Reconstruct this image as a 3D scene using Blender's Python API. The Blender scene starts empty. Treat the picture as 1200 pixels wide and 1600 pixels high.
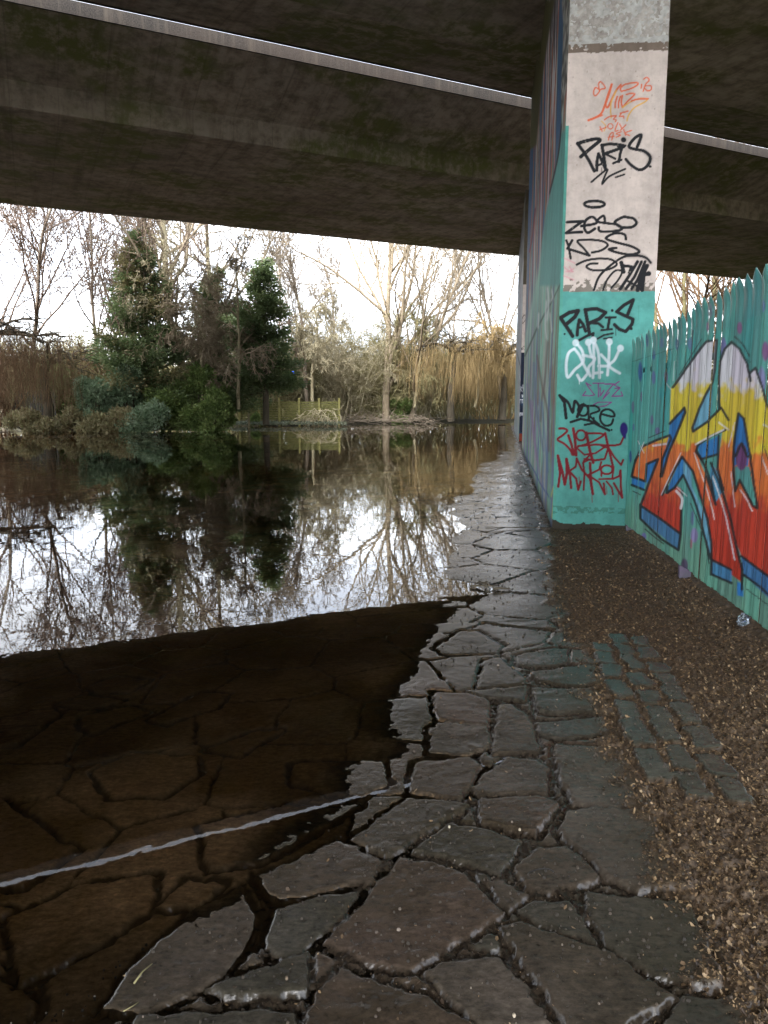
import bpy, math, random
import numpy as np
from mathutils import Vector
sc = bpy.context.scene
C = sc.collection
R = math.radians
# ---------------------------------------------------------------- camera
F = 1150.0; CAMZ = 1.6; PITCH = math.atan(172.0/F)
CP, SP = math.cos(PITCH), math.sin(PITCH)
cam = bpy.data.objects.new("camera", bpy.data.cameras.new("camera")); C.objects.link(cam)
cam.location = (0, 0, CAMZ); cam.rotation_euler = (math.pi/2-PITCH, 0, 0)
cam.data.sensor_fit = 'VERTICAL'; cam.data.sensor_height = 36.0; cam.data.sensor_width = 27.0
cam.data.lens = F/1600*36; cam.data.clip_start = 0.05; cam.data.clip_end = 2000
sc.camera = cam
def ray(px, py):
    x = (px-600)/F; y = (800-py)/F
    return x, CP+y*SP, -SP+y*CP
def on_z(px, py, z=0.0):
    x, y, dz = ray(px, py); t = (z-CAMZ)/dz
    return (x*t, y*t)
def at(px, Y):                      # x of a pixel column at depth Y near eye level
    return (px-600)/F*Y/1.011
def h_at(py, Y):
    x, y, dz = ray(600, py); return CAMZ+dz/y*Y
def to_px(X, Y, Z):                 # measured drawing coordinates of a wall point
    f = Y*CP-(Z-CAMZ)*SP; u = Y*SP+(Z-CAMZ)*CP
    return 600+F*X/f, 800-F*u/f
# ---------------------------------------------------------------- objects
def link(o, parent=None):
    C.objects.link(o)
    if parent is not None: o.parent = parent
    return o
def tag(o, label=None, cat=None, group=None, kind=None):
    if label: o['label'] = label
    if cat: o['category'] = cat
    if group: o['group'] = group
    if kind: o['kind'] = kind
    return o
def empty(name, loc=(0, 0, 0), rz=0):
    o = bpy.data.objects.new(name, None); o.location = loc; o.rotation_euler = (0, 0, rz); o.empty_display_size = .3
    return link(o)
def copy_tree(o, parent=None):
    c = o.copy(); C.objects.link(c)
    if parent is not None: c.parent = parent
    for ch in list(o.children): copy_tree(ch, c)
    return c
class MB:
    def __init__(s): s.V = []; s.Fc = []; s.n = 0
    def add(s, vs, fs):
        vs = np.asarray(vs, dtype=np.float32).reshape(-1, 3); b = s.n
        s.V.append(vs); s.n += len(vs)
        for f in fs: s.Fc.append([i+b for i in f])
    def addn(s, vs, fs):            # fs: numpy array (k, m)
        vs = np.asarray(vs, dtype=np.float32).reshape(-1, 3)
        s.Fc.extend((np.asarray(fs)+s.n).tolist()); s.V.append(vs); s.n += len(vs)
    def box(s, c, size, rz=0, jit=0, rng=None):
        cx, cy, cz = c; a, b, h = [q/2 for q in size]; vs = []
        co, si = math.cos(rz), math.sin(rz)
        for z in (-h, h):
            for x, y in ((-a, -b), (a, -b), (a, b), (-a, b)):
                if jit: x += rng.uniform(-jit, jit); y += rng.uniform(-jit, jit)
                vs.append((cx+x*co-y*si, cy+x*si+y*co, cz+z))
        s.add(vs, [(3, 2, 1, 0), (4, 5, 6, 7), (0, 1, 5, 4), (1, 2, 6, 5), (2, 3, 7, 6), (3, 0, 4, 7)])
    def tube(s, pts, rad, k=5, cap=False):
        pts = np.asarray(pts, dtype=float); n = len(pts)
        t = np.gradient(pts, axis=0); t /= np.linalg.norm(t, axis=1)[:, None]+1e-9
        ref = np.array((0.31, 0.17, 0.93)) if abs(t[0][2]) < .8 else np.array((0.9, 0.4, 0.1))
        a = np.cross(t, ref); a /= np.linalg.norm(a, axis=1)[:, None]+1e-9
        b = np.cross(t, a)
        ang = np.arange(k)*2*math.pi/k
        rad = np.asarray(rad, dtype=float).reshape(-1, 1, 1)*np.ones((n, 1, 1))
        v = pts[:, None, :]+rad*(np.cos(ang)[None, :, None]*a[:, None, :]+np.sin(ang)[None, :, None]*b[:, None, :])
        i = np.arange(n-1)[:, None]*k; j = np.arange(k)[None, :]; j2 = (j+1) % k
        f = np.stack([i+j, i+j2, i+k+j2, i+k+j], axis=-1).reshape(-1, 4)
        s.addn(v.reshape(-1, 3), f)
        if cap:
            b0 = s.n-n*k
            s.Fc.append([b0+q for q in range(k)][::-1]); s.Fc.append([b0+(n-1)*k+q for q in range(k)])
    def build(s, name, m, parent=None, smooth=False, bevel=0):
        me = bpy.data.meshes.new(name)
        if s.n: me.from_pydata(np.concatenate(s.V).tolist(), [], s.Fc)
        if smooth: me.polygons.foreach_set('use_smooth', [True]*len(me.polygons))
        me.update(); o = bpy.data.objects.new(name, me)
        if m: me.materials.append(m)
        if bevel:
            md = o.modifiers.new('bevel', 'BEVEL'); md.width = bevel; md.segments = 2; md.limit_method = 'ANGLE'
        return link(o, parent)
def grid_mesh(name, P, m, parent=None, smooth=True, cols=None, flip=False):
    """P: (rows, cols, 3); cols: dict of name -> (rows, cols, 3 or 4)"""
    r, c = P.shape[:2]; me = bpy.data.meshes.new(name)
    me.vertices.add(r*c); me.vertices.foreach_set('co', P.reshape(-1).astype(np.float32))
    i = np.arange(r-1)[:, None]*c+np.arange(c-1)[None, :]
    q = np.stack([i, i+1, i+c+1, i+c], axis=-1).reshape(-1, 4)
    if flip: q = q[:, ::-1]
    n = len(q)
    me.loops.add(n*4); me.loops.foreach_set('vertex_index', q.reshape(-1).astype(np.int32))
    me.polygons.add(n); me.polygons.foreach_set('loop_start', (np.arange(n)*4).astype(np.int32))
    me.polygons.foreach_set('loop_total', np.full(n, 4, dtype=np.int32))
    me.polygons.foreach_set('use_smooth', np.full(n, smooth, dtype=bool))
    me.update(calc_edges=True)
    if cols:
        for k, a in cols.items(): set_col(me, k, a)
    o = bpy.data.objects.new(name, me); me.materials.append(m)
    return link(o, parent)
def set_col(me, name, a):
    a = a.reshape(-1, a.shape[-1]).astype(np.float32)
    if a.shape[1] == 3: a = np.concatenate([a, np.ones((len(a), 1), np.float32)], axis=1)
    at_ = me.color_attributes.new(name, 'FLOAT_COLOR', 'POINT'); at_.data.foreach_set('color', a.reshape(-1))
# ---------------------------------------------------------------- numpy noise
def _hash(ix, iy, s=0):
    h = (ix.astype(np.int64)*374761393+iy.astype(np.int64)*668265263+s*1442695041) & 0x7fffffff
    h = ((h ^ (h >> 13))*1274126177) & 0x7fffffff
    return ((h ^ (h >> 16)) & 0xffff)/65535.0
def vnoise(x, y, s=0):
    ix = np.floor(x); iy = np.floor(y); fx = x-ix; fy = y-iy
    fx = fx*fx*(3-2*fx); fy = fy*fy*(3-2*fy)
    a = _hash(ix, iy, s); b = _hash(ix+1, iy, s); c = _hash(ix, iy+1, s); d = _hash(ix+1, iy+1, s)
    return (a*(1-fx)+b*fx)*(1-fy)+(c*(1-fx)+d*fx)*fy
def fbm(x, y, o=4, s=0):
    v = 0; a = .5; t = 0
    for k in range(o): v = v+a*vnoise(x, y, s+k*7); t += a; a *= .5; x = x*2.03+11.3; y = y*2.03+5.1
    return v/t
def sstep(a, b, x):
    t = np.clip((x-a)/(b-a), 0, 1); return t*t*(3-2*t)
def seg_dist(X, Y, p, q):
    ex, ey = q[0]-p[0], q[1]-p[1]; L = ex*ex+ey*ey+1e-12
    t = np.clip(((X-p[0])*ex+(Y-p[1])*ey)/L, 0, 1)
    return np.hypot(X-p[0]-t*ex, Y-p[1]-t*ey)
def sdf(X, Y, poly):                # positive inside
    d = np.full(X.shape, 1e9); ins = np.zeros(X.shape, bool); n = len(poly)
    for i in range(n):
        p, q = poly[i], poly[(i+1) % n]
        d = np.minimum(d, seg_dist(X, Y, p, q))
        if p[1] != q[1]:
            c = ((p[1] > Y) != (q[1] > Y)) & (X < (q[0]-p[0])*(Y-p[1])/(q[1]-p[1])+p[0]); ins ^= c
    return np.where(ins, d, -d)
def spline(pts, n=6):               # catmull-rom through points
    if len(pts) < 3: return pts
    P = [pts[0]]+list(pts)+[pts[-1]]; out = []
    for i in range(1, len(P)-2):
        a, b, c, d = [np.array(P[i+k], float) for k in (-1, 0, 1, 2)]
        for k in range(n):
            t = k/n
            out.append(tuple(.5*((2*b)+(-a+c)*t+(2*a-5*b+4*c-d)*t*t+(-a+3*b-3*c+d)*t**3)))
    out.append(tuple(pts[-1])); return out
class Paint:
    """lays coats of paint over an array of wall points whose drawing coordinates are u, v"""
    def __init__(s, u, v, base): s.u, s.v = u, v; s.c = np.ones(u.shape+(3,))*np.array(base)
    def mix(s, sel, a, col):
        s.c[sel] = s.c[sel]*(1-a[..., None])+np.array(col)*a[..., None]
    def box(s, x0, y0, x1, y1): return (s.u > x0) & (s.u < x1) & (s.v > y0) & (s.v < y1)
    def poly(s, pts, col, soft=.5, alpha=1.0):
        xs = [p[0] for p in pts]; ys = [p[1] for p in pts]
        sel = s.box(min(xs)-3, min(ys)-3, max(xs)+3, max(ys)+3)
        if not sel.any(): return
        d = sdf(s.u[sel], s.v[sel], pts); a = sstep(-soft, soft, d)*alpha
        if callable(col):
            cc = col(s.u[sel], s.v[sel]); s.c[sel] = s.c[sel]*(1-a[:, None])+cc*a[:, None]
        else: s.mix(sel, a, col)
    def stroke(s, pts, w, col, soft=.35, alpha=1.0, smooth=True):
        if smooth: pts = spline(pts, 5)
        xs = [p[0] for p in pts]; ys = [p[1] for p in pts]; r = w/2+soft+1
        sel = s.box(min(xs)-r, min(ys)-r, max(xs)+r, max(ys)+r)
        if not sel.any(): return
        U, V = s.u[sel], s.v[sel]; d = np.full(U.shape, 1e9)
        for i in range(len(pts)-1): d = np.minimum(d, seg_dist(U, V, pts[i], pts[i+1]))
        s.mix(sel, (1-sstep(w/2-soft, w/2+soft, d))*alpha, col)
    def oval(s, cx, cy, rx, ry, col, soft=.15, alpha=1.0):
        sel = s.box(cx-rx*1.3, cy-ry*1.3, cx+rx*1.3, cy+ry*1.3)
        if not sel.any(): return
        d = np.hypot((s.u[sel]-cx)/rx, (s.v[sel]-cy)/ry); s.mix(sel, (1-sstep(1-soft, 1+soft, d))*alpha, col)
def crop(ox, oy, k): return lambda pts: [(ox+a/k, oy+b/k) for a, b in pts]
def ring(cx, cy, rx, ry, a0=0, a1=370, n=14):
    return [(cx+rx*math.cos(R(a0+(a1-a0)*i/n)), cy+ry*math.sin(R(a0+(a1-a0)*i/n))) for i in range(n+1)]
# ---------------------------------------------------------------- materials
class NT:
    def __init__(s, name):
        s.m = bpy.data.materials.new(name); s.m.use_nodes = True; s.t = s.m.node_tree; s.t.nodes.clear()
        s.out = s.n('ShaderNodeOutputMaterial'); s.b = s.n('ShaderNodeBsdfPrincipled')
        s.l(s.b.outputs[0], s.out.inputs[0]); s._co = None
    def n(s, t, **kw):
        x = s.t.nodes.new(t)
        for k, v in kw.items(): setattr(x, k, v)
        return x
    def l(s, a, b): s.t.links.new(a, b)
    def co(s, scale=(1, 1, 1), kind='Object'):
        tc = s.n('ShaderNodeTexCoord'); mp = s.n('ShaderNodeMapping'); mp.inputs['Scale'].default_value = scale
        s.l(tc.outputs[kind], mp.inputs[0]); return mp.outputs[0]
    def noise(s, scale, detail=4, rough=.6, stretch=(1, 1, 1), dist=0):
        x = s.n('ShaderNodeTexNoise'); x.inputs['Scale'].default_value = scale; x.inputs['Detail'].default_value = detail
        x.inputs['Roughness'].default_value = rough; x.inputs['Distortion'].default_value = dist
        s.l(s.co(stretch), x.inputs['Vector']); return x.outputs[0]
    def ramp(s, f, stops):
        x = s.n('ShaderNodeValToRGB'); e = x.color_ramp.elements
        while len(e) < len(stops): e.new(.5)
        for q, (p, c) in zip(e, stops):
            q.position = p; q.color = (*c, 1) if hasattr(c, '__len__') else (c, c, c, 1)
        s.l(f, x.inputs[0]); return x.outputs[0]
    def mix(s, f, a, b, mode='MIX'):
        x = s.n('ShaderNodeMix', data_type='RGBA', blend_type=mode)
        s.put(f, x.inputs[0]); s.put(a, x.inputs[6]); s.put(b, x.inputs[7]); return x.outputs[2]
    def math(s, op, a, b=0.0):
        x = s.n('ShaderNodeMath', operation=op); s.put(a, x.inputs[0]); s.put(b, x.inputs[1]); return x.outputs[0]
    def put(s, v, sock):
        if isinstance(v, bpy.types.NodeSocket): s.l(v, sock)
        elif hasattr(v, '__len__'): sock.default_value = (*v, 1) if len(v) == 3 and sock.type == 'RGBA' else v
        else: sock.default_value = v if sock.type != 'RGBA' else (v, v, v, 1)
    def attr(s, name):
        x = s.n('ShaderNodeAttribute'); x.attribute_name = name; return x.outputs['Color']
    def sep(s, c):
        x = s.n('ShaderNodeSeparateColor'); s.l(c, x.inputs[0]); return x.outputs
    def bump(s, h, strength=.5, dist=.01, prev=None):
        x = s.n('ShaderNodeBump'); x.inputs['Strength'].default_value = strength; x.inputs['Distance'].default_value = dist
        s.l(h, x.inputs['Height'])
        if prev is not None: s.l(prev, x.inputs['Normal'])
        return x.outputs[0]
    def fin(s, col=None, rough=None, normal=None, spec=None, metal=None):
        if col is not None: s.put(col, s.b.inputs['Base Color'])
        if rough is not None: s.put(rough, s.b.inputs['Roughness'])
        if normal is not None: s.l(normal, s.b.inputs['Normal'])
        if spec is not None: s.put(spec, s.b.inputs['Specular IOR Level'])
        if metal is not None: s.put(metal, s.b.inputs['Metallic'])
        return s.m
def simple(name, c1, c2=None, scale=8, rough=.8, bump=.3, dist=.01, stretch=(1, 1, 1), spec=.3):
    t = NT(name); c2 = c2 or tuple(x*.55 for x in c1); f = t.noise(scale, 5, .65, stretch)
    return t.fin(t.ramp(f, [(.3, c2), (.68, c1)]), rough, t.bump(f, bump, dist), spec)
# ---------------------------------------------------------------- daylight
world = bpy.data.worlds.new("World"); sc.world = world; world.use_nodes = True
wt = world.node_tree; wt.nodes.clear()
wo = wt.nodes.new('ShaderNodeOutputWorld'); bg = wt.nodes.new('ShaderNodeBackground'); sky = wt.nodes.new('ShaderNodeTexSky')
sky.sky_type = 'NISHITA'; sky.sun_disc = False; sky.sun_elevation = R(50); sky.sun_rotation = R(212)
sky.air_density = 1.0; sky.dust_density = 3.0; sky.ozone_density = 1.0
hs = wt.nodes.new('ShaderNodeHueSaturation'); hs.inputs['Saturation'].default_value = .16; hs.inputs['Value'].default_value = 1.0
wtc = wt.nodes.new('ShaderNodeTexCoord'); wmp = wt.nodes.new('ShaderNodeMapping'); wmp.inputs['Scale'].default_value = (1, 1, 3.5)
wn = wt.nodes.new('ShaderNodeTexNoise'); wn.inputs['Scale'].default_value = 2.6; wn.inputs['Detail'].default_value = 6
wr = wt.nodes.new('ShaderNodeValToRGB'); wr.color_ramp.elements[0].position = .35; wr.color_ramp.elements[0].color = (.78, .84, .95, 1)
wr.color_ramp.elements[1].position = .65; wr.color_ramp.elements[1].color = (1.1, 1.1, 1.1, 1)
wm = wt.nodes.new('ShaderNodeMix'); wm.data_type = 'RGBA'; wm.blend_type = 'MULTIPLY'; wm.inputs[0].default_value = 1
L = wt.links.new
L(sky.outputs[0], hs.inputs['Color']); L(wtc.outputs['Generated'], wmp.inputs[0]); L(wmp.outputs[0], wn.inputs['Vector'])
L(wn.outputs[0], wr.inputs[0]); L(hs.outputs[0], wm.inputs[6]); L(wr.outputs[0], wm.inputs[7])
L(wm.outputs[2], bg.inputs[0]); L(bg.outputs[0], wo.inputs[0]); bg.inputs[1].default_value = .15
sl = bpy.data.lights.new("sun", 'SUN'); sl.energy = 1.0; sl.angle = R(50); sl.color = (1, .96, .9)
so = link(bpy.data.objects.new("sun", sl)); el = R(50); az = R(212)
so.rotation_euler = Vector((-math.sin(az)*math.cos(el), -math.cos(az)*math.cos(el), -math.sin(el))).to_track_quat('-Z', 'Y').to_euler()
so.location = (-5, -8, 20)
sc.view_settings.view_transform = 'Standard'; sc.view_settings.look = 'None'; sc.view_settings.gamma = 1
sc.view_settings.use_curve_mapping = False; sc.view_settings.exposure = 2.75
sc.render.engine = 'CYCLES'; sc.cycles.max_bounces = 8; sc.cycles.transparent_max_bounces = 12
sc.cycles.diffuse_bounces = 4; sc.cycles.glossy_bounces = 4
# ---------------------------------------------------------------- river outline, terrain, water
near_px = [(-20, 1640), (60, 1592), (250, 1470), (410, 1382), (500, 1292), (580, 1236), (650, 1180), (682, 1110), (684, 1020), (712, 965),
           (708, 930), (722, 880), (700, 830), (704, 790), (722, 760), (735, 735), (768, 712), (792, 700)]
near = [(-120, -40), (-3.5, -40), (-2.6, -1), (-1.5, 1.0)]+[on_z(*p) for p in near_px[1:]]+[(6.2, 36), (8.6, 48), (9.5, 57)]
far_px = [(790, 657.5), (640, 659), (530, 660.5), (385, 665), (360, 668), (150, 671), (0, 677), (-200, 683)]
far = [on_z(*p) for p in far_px]+[(-60, 33), (-150, 28)]
river = near+far
def land(X, Y): return -sdf(X, Y, river)
xs = np.unique(np.concatenate([np.linspace(-400, -70, 34), np.arange(-70, 40, .9), np.linspace(40, 400, 37)]))
ys = np.unique(np.concatenate([np.linspace(-300, -4, 30), np.arange(-4, 90, .9), np.linspace(90, 700, 40)]))
GX, GY = np.meshgrid(xs, ys); Ld = land(GX, GY)
GZ = np.where(Ld > 0, .06+.25*sstep(0, 2.5, Ld)*(GY > 29)+.9*sstep(2, 30, Ld)*(GY > 34), -1.25*sstep(0, 3.0, -Ld)-.05)
GZ += (fbm(GX*.4, GY*.4, 3, 4)-.5)*.25*sstep(1, 4, np.abs(Ld))*(GY > 27)
GZ += 3.5*sstep(70, 200, GY)
onpath = (GY > .5) & (GY < 50) & (np.abs(GX) < .72*GY+1.2)
GZ = np.where(onpath & (GY < 28), np.minimum(GZ, 0)-.22, np.where(onpath & (Ld > 0) & (GX < 14), np.minimum(GZ, -.2), GZ))
gm = NT('earth'); f = gm.noise(1.3, 6, .7); f2 = gm.noise(14, 5, .7)
gm = gm.fin(gm.mix(f2, gm.ramp(f, [(.3, (.05, .055, .02)), (.7, (.11, .085, .05))]), (.03, .028, .015)), .95, gm.bump(f2, .8, .08), .2)
terrain = tag(grid_mesh('terrain', np.stack([GX, GY, GZ], -1), gm), kind='structure')
# water: a closed body with a calm, faintly rippled skin and brown, silty absorption
w = NT('river_water'); w.t.nodes.remove(w.b)
n1 = w.noise(1.1, 3, .5, (1, 1.0, 1)); n2 = w.noise(9, 2, .5, (1, .8, 1))
nb = w.bump(n2, .3, .0006, w.bump(n1, .3, .004))
gl = w.n('ShaderNodeBsdfGlossy'); gl.inputs['Roughness'].default_value = .0; w.l(nb, gl.inputs['Normal'])
gl.inputs['Color'].default_value = (1, 1, 1, 1)
tr = w.n('ShaderNodeBsdfTransparent'); fr = w.n('ShaderNodeFresnel'); fr.inputs[0].default_value = 1.34; w.l(nb, fr.inputs['Normal'])
mx = w.n('ShaderNodeMixShader'); w.l(fr.outputs[0], mx.inputs[0]); w.l(tr.outputs[0], mx.inputs[1]); w.l(gl.outputs[0], mx.inputs[2])
w.l(mx.outputs[0], w.out.inputs[0])
va = w.n('ShaderNodeVolumeAbsorption'); va.inputs[0].default_value = (.66, .42, .18, 1); va.inputs[1].default_value = .9
w.l(va.outputs[0], w.out.inputs[1])
wb = MB(); wb.box((-60, 20, -1.5), (150, 130, 3.0))
water = tag(wb.build('water', w.m), kind='structure')
# ---------------------------------------------------------------- flagstone path
k8 = crop(500, 1100, 1.7143); k7 = crop(0, 900, 1.7143); k5 = crop(640, 660, 2.1429)
STONES = [k8(p) for p in (
    [(20,625),(215,405),(270,420),(390,460),(485,570),(235,710),(140,680)], [(250,385),(350,315),(440,335),(528,370),(515,420),(480,460),(400,430)],
    [(430,250),(600,250),(635,270),(570,355),(430,315)], [(525,450),(580,390),(660,390),(750,475),(610,515),(560,490)],
    [(450,480),(490,475),(550,515),(500,550),(480,540)], [(635,345),(670,290),(740,280),(885,300),(960,440),(990,510),(850,510),(760,470),(680,390)],
    [(630,110),(800,130),(870,200),(890,290),(680,275),(650,200)], [(400,215),(500,135),(590,145),(620,180),(605,240),(420,235)],
    [(530,560),(560,540),(670,535),(735,650),(620,610)], [(715,515),(990,550),(1080,760),(900,740),(770,660),(720,560)],
    [(480,600),(540,595),(780,680),(950,800),(830,857),(690,950),(600,780)], [(275,720),(330,690),(480,680),(560,790),(605,860),(450,880),(300,760)],
    [(0,770),(65,695),(200,760),(330,820),(440,880),(440,960),(0,960),(-60,900)], [(90,345),(240,240),(400,265),(290,335),(180,400)],
    [(310,40),(450,50),(440,110),(380,125),(300,115)], [(970,800),(1100,790),(1180,870),(1100,960),(850,960)])]
STONES += [k7(p) for p in (
    [(685,790),(820,730),(905,690),(1015,745),(1000,800),(740,850)], [(735,870),(850,840),(970,830),(880,930),(780,1010),(710,980)],
    [(550,1090),(700,1030),(830,995),(825,1110),(650,1120)], [(270,1130),(350,1030),(520,870),(640,815),(690,890),(640,990),(560,1070),(400,1150)],
    [(370,1170),(640,1155),(790,1165),(760,1260),(350,1260)], [(20,880),(200,800),(420,770),(380,870),(250,960),(60,1050)],
    [(0,1040),(90,1110),(60,1190),(0,1210),(-80,1150)], [(410,860),(500,790),(590,800),(520,860)],
    [(540,640),(760,590),(960,600),(860,650),(700,740),(560,760)], [(0,560),(60,600),(200,700),(60,790),(-60,800)],
    [(150,300),(220,275),(330,295),(240,315)], [(215,335),(350,310),(400,325),(330,350),(250,380),(215,365)], [(250,490),(350,440),(520,450),(530,500),(430,555),(300,555)],
    [(230,255),(310,225),(400,240),(350,270),(260,270)], [(400,345),(540,280),(610,285),(580,320),(440,360)], [(0,330),(130,310),(155,325),(40,410),(-40,410)],
    [(550,430),(700,385),(760,385),(640,450)], [(780,480),(1020,480),(1040,540),(960,580),(790,530)])]
STONES += [k5(p) for p in (
    [(80,890),(200,900),(270,930),(265,1010),(90,985)], [(300,935),(345,940),(400,980),(435,1100),(280,1095)], [(70,1005),(265,1020),(270,1070),(190,1100),(60,1090)],
    [(30,1120),(200,1110),(240,1140),(160,1255),(0,1220)], [(230,880),(250,790),(300,780),(395,860),(380,875)], [(195,890),(390,880),(380,930),(240,910)],
    [(80,745),(170,690),(230,690),(310,740),(290,765),(110,765)], [(355,780),(480,760),(530,765),(530,815),(400,820),(360,810)], [(540,766),(600,770),(620,815),(540,815)],
    [(405,835),(620,820),(650,880),(560,890),(430,870)], [(400,888),(660,905),(700,980),(430,970)], [(425,1000),(690,990),(730,1050),(500,1060),(440,1040)])]
rs = random.Random(5)
POLY = []
for st in STONES:
    w_ = [on_z(x, min(y, 1700), .025) for x, y in st]
    POLY.append((w_, .016+rs.uniform(-.003, .004), rs.random(), rs.uniform(-.012, .012), rs.uniform(-.012, .012)))
SETT = [[(645,750,0),(655,785,0),(675,830,0),(700,890,0),(730,960,0),(760,1035,0),(810,1140,0)],
        [(700,720,0),(720,757,0),(745,800,0),(770,860,0),(800,920,0),(835,975,0),(855,1030,0),(905,1120,0),(945,1210,0)],
        [(775,730,0),(800,770,0),(833,820,0),(858,862,0),(883,910,0),(925,975,0),(975,1055,0),(1025,1150,0),(1080,1230,0)]]
for colm in SETT:
    for ci, (u, v, _) in enumerate(colm):
        x, y = on_z(640+u/2.1429, 660+v/2.1429, .05); a = rs.uniform(-.08, .08)-.1
        nu = colm[min(ci+1, len(colm)-1)]; pu = colm[ci] if ci+1 < len(colm) else colm[ci-1]; q0 = on_z(640+pu[0]/2.1429, 660+pu[1]/2.1429, .05); q1 = on_z(640+nu[0]/2.1429, 660+nu[1]/2.1429, .05); hw, hl = rs.uniform(.050, .057), .41*math.hypot(q0[0]-q1[0], q0[1]-q1[1])
        q = [(-hw, -hl), (-.7*hw, -hl*1.05), (.7*hw, -hl*1.05), (hw, -hl*.8), (hw*1.03, hl*.8), (.8*hw, hl), (-.8*hw, hl*1.03), (-hw, hl*.8)]
        POLY.append(([(x+px*math.cos(a)-py*math.sin(a)+rs.uniform(-.006, .006), y+px*math.sin(a)+py*math.cos(a)+rs.uniform(-.006, .006)) for px, py in q],
                     .030, rs.random(), 0, 0))
n_sett0 = len(STONES)
PN = np.array((.158, .987)); Ac = np.array((2.1, 9.07)); An = np.array((.987, -.158))     # pier axis, near corner, across
gravel_px = [(862, 835), (872, 930), (888, 1000), (925, 1010), (935, 1080), (965, 1160), (1000, 1240), (1040, 1300), (1090, 1400), (1150, 1500), (1175, 1600), (1190, 1700)]
grav = [on_z(*p, .04) for p in gravel_px]
grav = [(grav[-1][0]-.15, -3)]+grav[::-1]+[tuple(Ac+PN*.1), tuple(Ac+PN*45), (40, 50), (40, -3)]
rows = [.9]
while rows[-1] < 50: rows.append(rows[-1]*1.0038+.0004)
uu = np.linspace(-.66, .66, 620)
PY = np.array(rows)[:, None]*np.ones((1, len(uu))); PX = PY*uu[None, :]
WL = land(PX, PY)
base = np.where(WL > 0, -.0125+.038*sstep(-.1, 1.0, WL), -.012+np.maximum(-.036*np.maximum(-WL-.0, 0), -1.2))
base = np.where(WL < -6, base-.3*sstep(6, 10, -WL), base)
base += (fbm(PX*1.3, PY*1.3, 3, 9)-.5)*.022
base += .10*sstep(0.9, 3.0, PX-.12*PY)*(1-.6*sstep(4, 9, PY))
# puddle crossing the path between the two piers
base -= .09*np.exp(-((PY-(26.6+0*PX))/.75)**2)*sstep(.2, -2.2, -WL)
gd = sdf(PX, PY, grav); G = sstep(-.12, .1, gd+(fbm(PX*6, PY*6, 3, 31)-.5)*.3)
edge = np.full(PX.shape, -1.0); hh = np.zeros(PX.shape); sid = np.zeros(PX.shape); sett = np.zeros(PX.shape); anyd = np.full(PX.shape, -9.0)
wx = PX+(fbm(PX*9, PY*9, 3, 1)-.5)*.035; wy = PY+(fbm(PX*9, PY*9, 3, 2)-.5)*.035
for k, (pl, H, rid, tx, ty) in enumerate(POLY):
    a = np.array(pl); m = .14; s0, s1 = a.min(0)-m, a.max(0)+m
    r0 = np.searchsorted(PY[:, 0], s0[1]); r1 = np.searchsorted(PY[:, 0], s1[1])
    if r1 <= r0: continue
    ylo = max(PY[r0, 0], .9); lo = min(s0[0]/ylo, s0[0]/s1[1]); hi = max(s1[0]/ylo, s1[0]/s1[1])
    c0 = max(np.searchsorted(uu, lo)-1, 0); c1 = np.searchsorted(uu, hi)+1
    sl_ = (slice(r0, r1), slice(c0, c1)); X, Y = wx[sl_], wy[sl_]
    d = sdf(X, Y, pl); anyd[sl_] = np.maximum(anyd[sl_], d)
    up = d > edge[sl_]; cx, cy = a.mean(0)
    edge[sl_] = np.where(up, d, edge[sl_]); hv = H+tx*(X-cx)+ty*(Y-cy)
    hh[sl_] = np.where(up, hv, hh[sl_]); sid[sl_] = np.where(up, rid, sid[sl_])
    sett[sl_] = np.where(up, float(k >= n_sett0), sett[sl_])
# irregular paving everywhere else: jittered cells
def cells(X, Y, sx, sy, jit, seed):
    gx = np.floor(X/sx); gy = np.floor(Y/sy); b1 = np.full(X.shape, 9.0); b2 = b1.copy(); idd = np.zeros(X.shape)
    P1 = np.zeros(X.shape+(2,)); P2 = P1.copy()
    for i in (-2, -1, 0, 1):
        for j in (-1, 0, 1):
            cx = gx+i; cy = gy+j; px = (cx+.5+(_hash(cx, cy, seed)-.5)*jit+.5*(np.mod(cy, 2)))*sx; py = (cy+.5+(_hash(cx, cy, seed+1)-.5)*jit)*sy
            d = np.hypot(X-px, Y-py); c = np.stack([px, py], -1)
            n1_ = d < b1; n2_ = (~n1_) & (d < b2)
            P2 = np.where(n1_[..., None], P1, np.where(n2_[..., None], c, P2)); b2 = np.where(n1_, b1, np.where(n2_, d, b2))
            P1 = np.where(n1_[..., None], c, P1); b1 = np.where(n1_, d, b1); idd = np.where(n1_, _hash(cx, cy, seed+2), idd)
    sep_ = np.hypot(P1[..., 0]-P2[..., 0], P1[..., 1]-P2[..., 1])+1e-6
    return (b2*b2-b1*b1)/(2*sep_), idd
vd, vid = cells(wx, wy, .52, .55, .75, 40)
vd2, vid2 = cells(wx, wy, .95, .5, .55, 70)
farp = PY > 5.2
vd = np.where(farp, vd2, vd)-.012; vid = np.where(farp, vid2, vid)
vd = np.minimum(vd, -anyd-.036)
use = (vd > edge); e = np.where(use, vd, edge); hh = np.where(use, .013+.008*(vid-.5), hh); sid = np.where(use, vid, sid); sett = np.where(use, 0, sett)
plain = sett < .5
e = np.where(plain, np.minimum(e, -gd+.0+(fbm(PX*5, PY*5, 3, 17)-.5)*.12), e)
chip = (fbm(PX*28, PY*28, 3, 3)-.5)*.022
top = sstep(-.012, .004, e+chip)
rif = (fbm(PX*9+sid*50, PY*18+sid*9, 4, 6)-.5)*.0085*np.where(sid > .45, 1, .45)*(.35+.65*sstep(.15, .8, np.abs(WL)))
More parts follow.
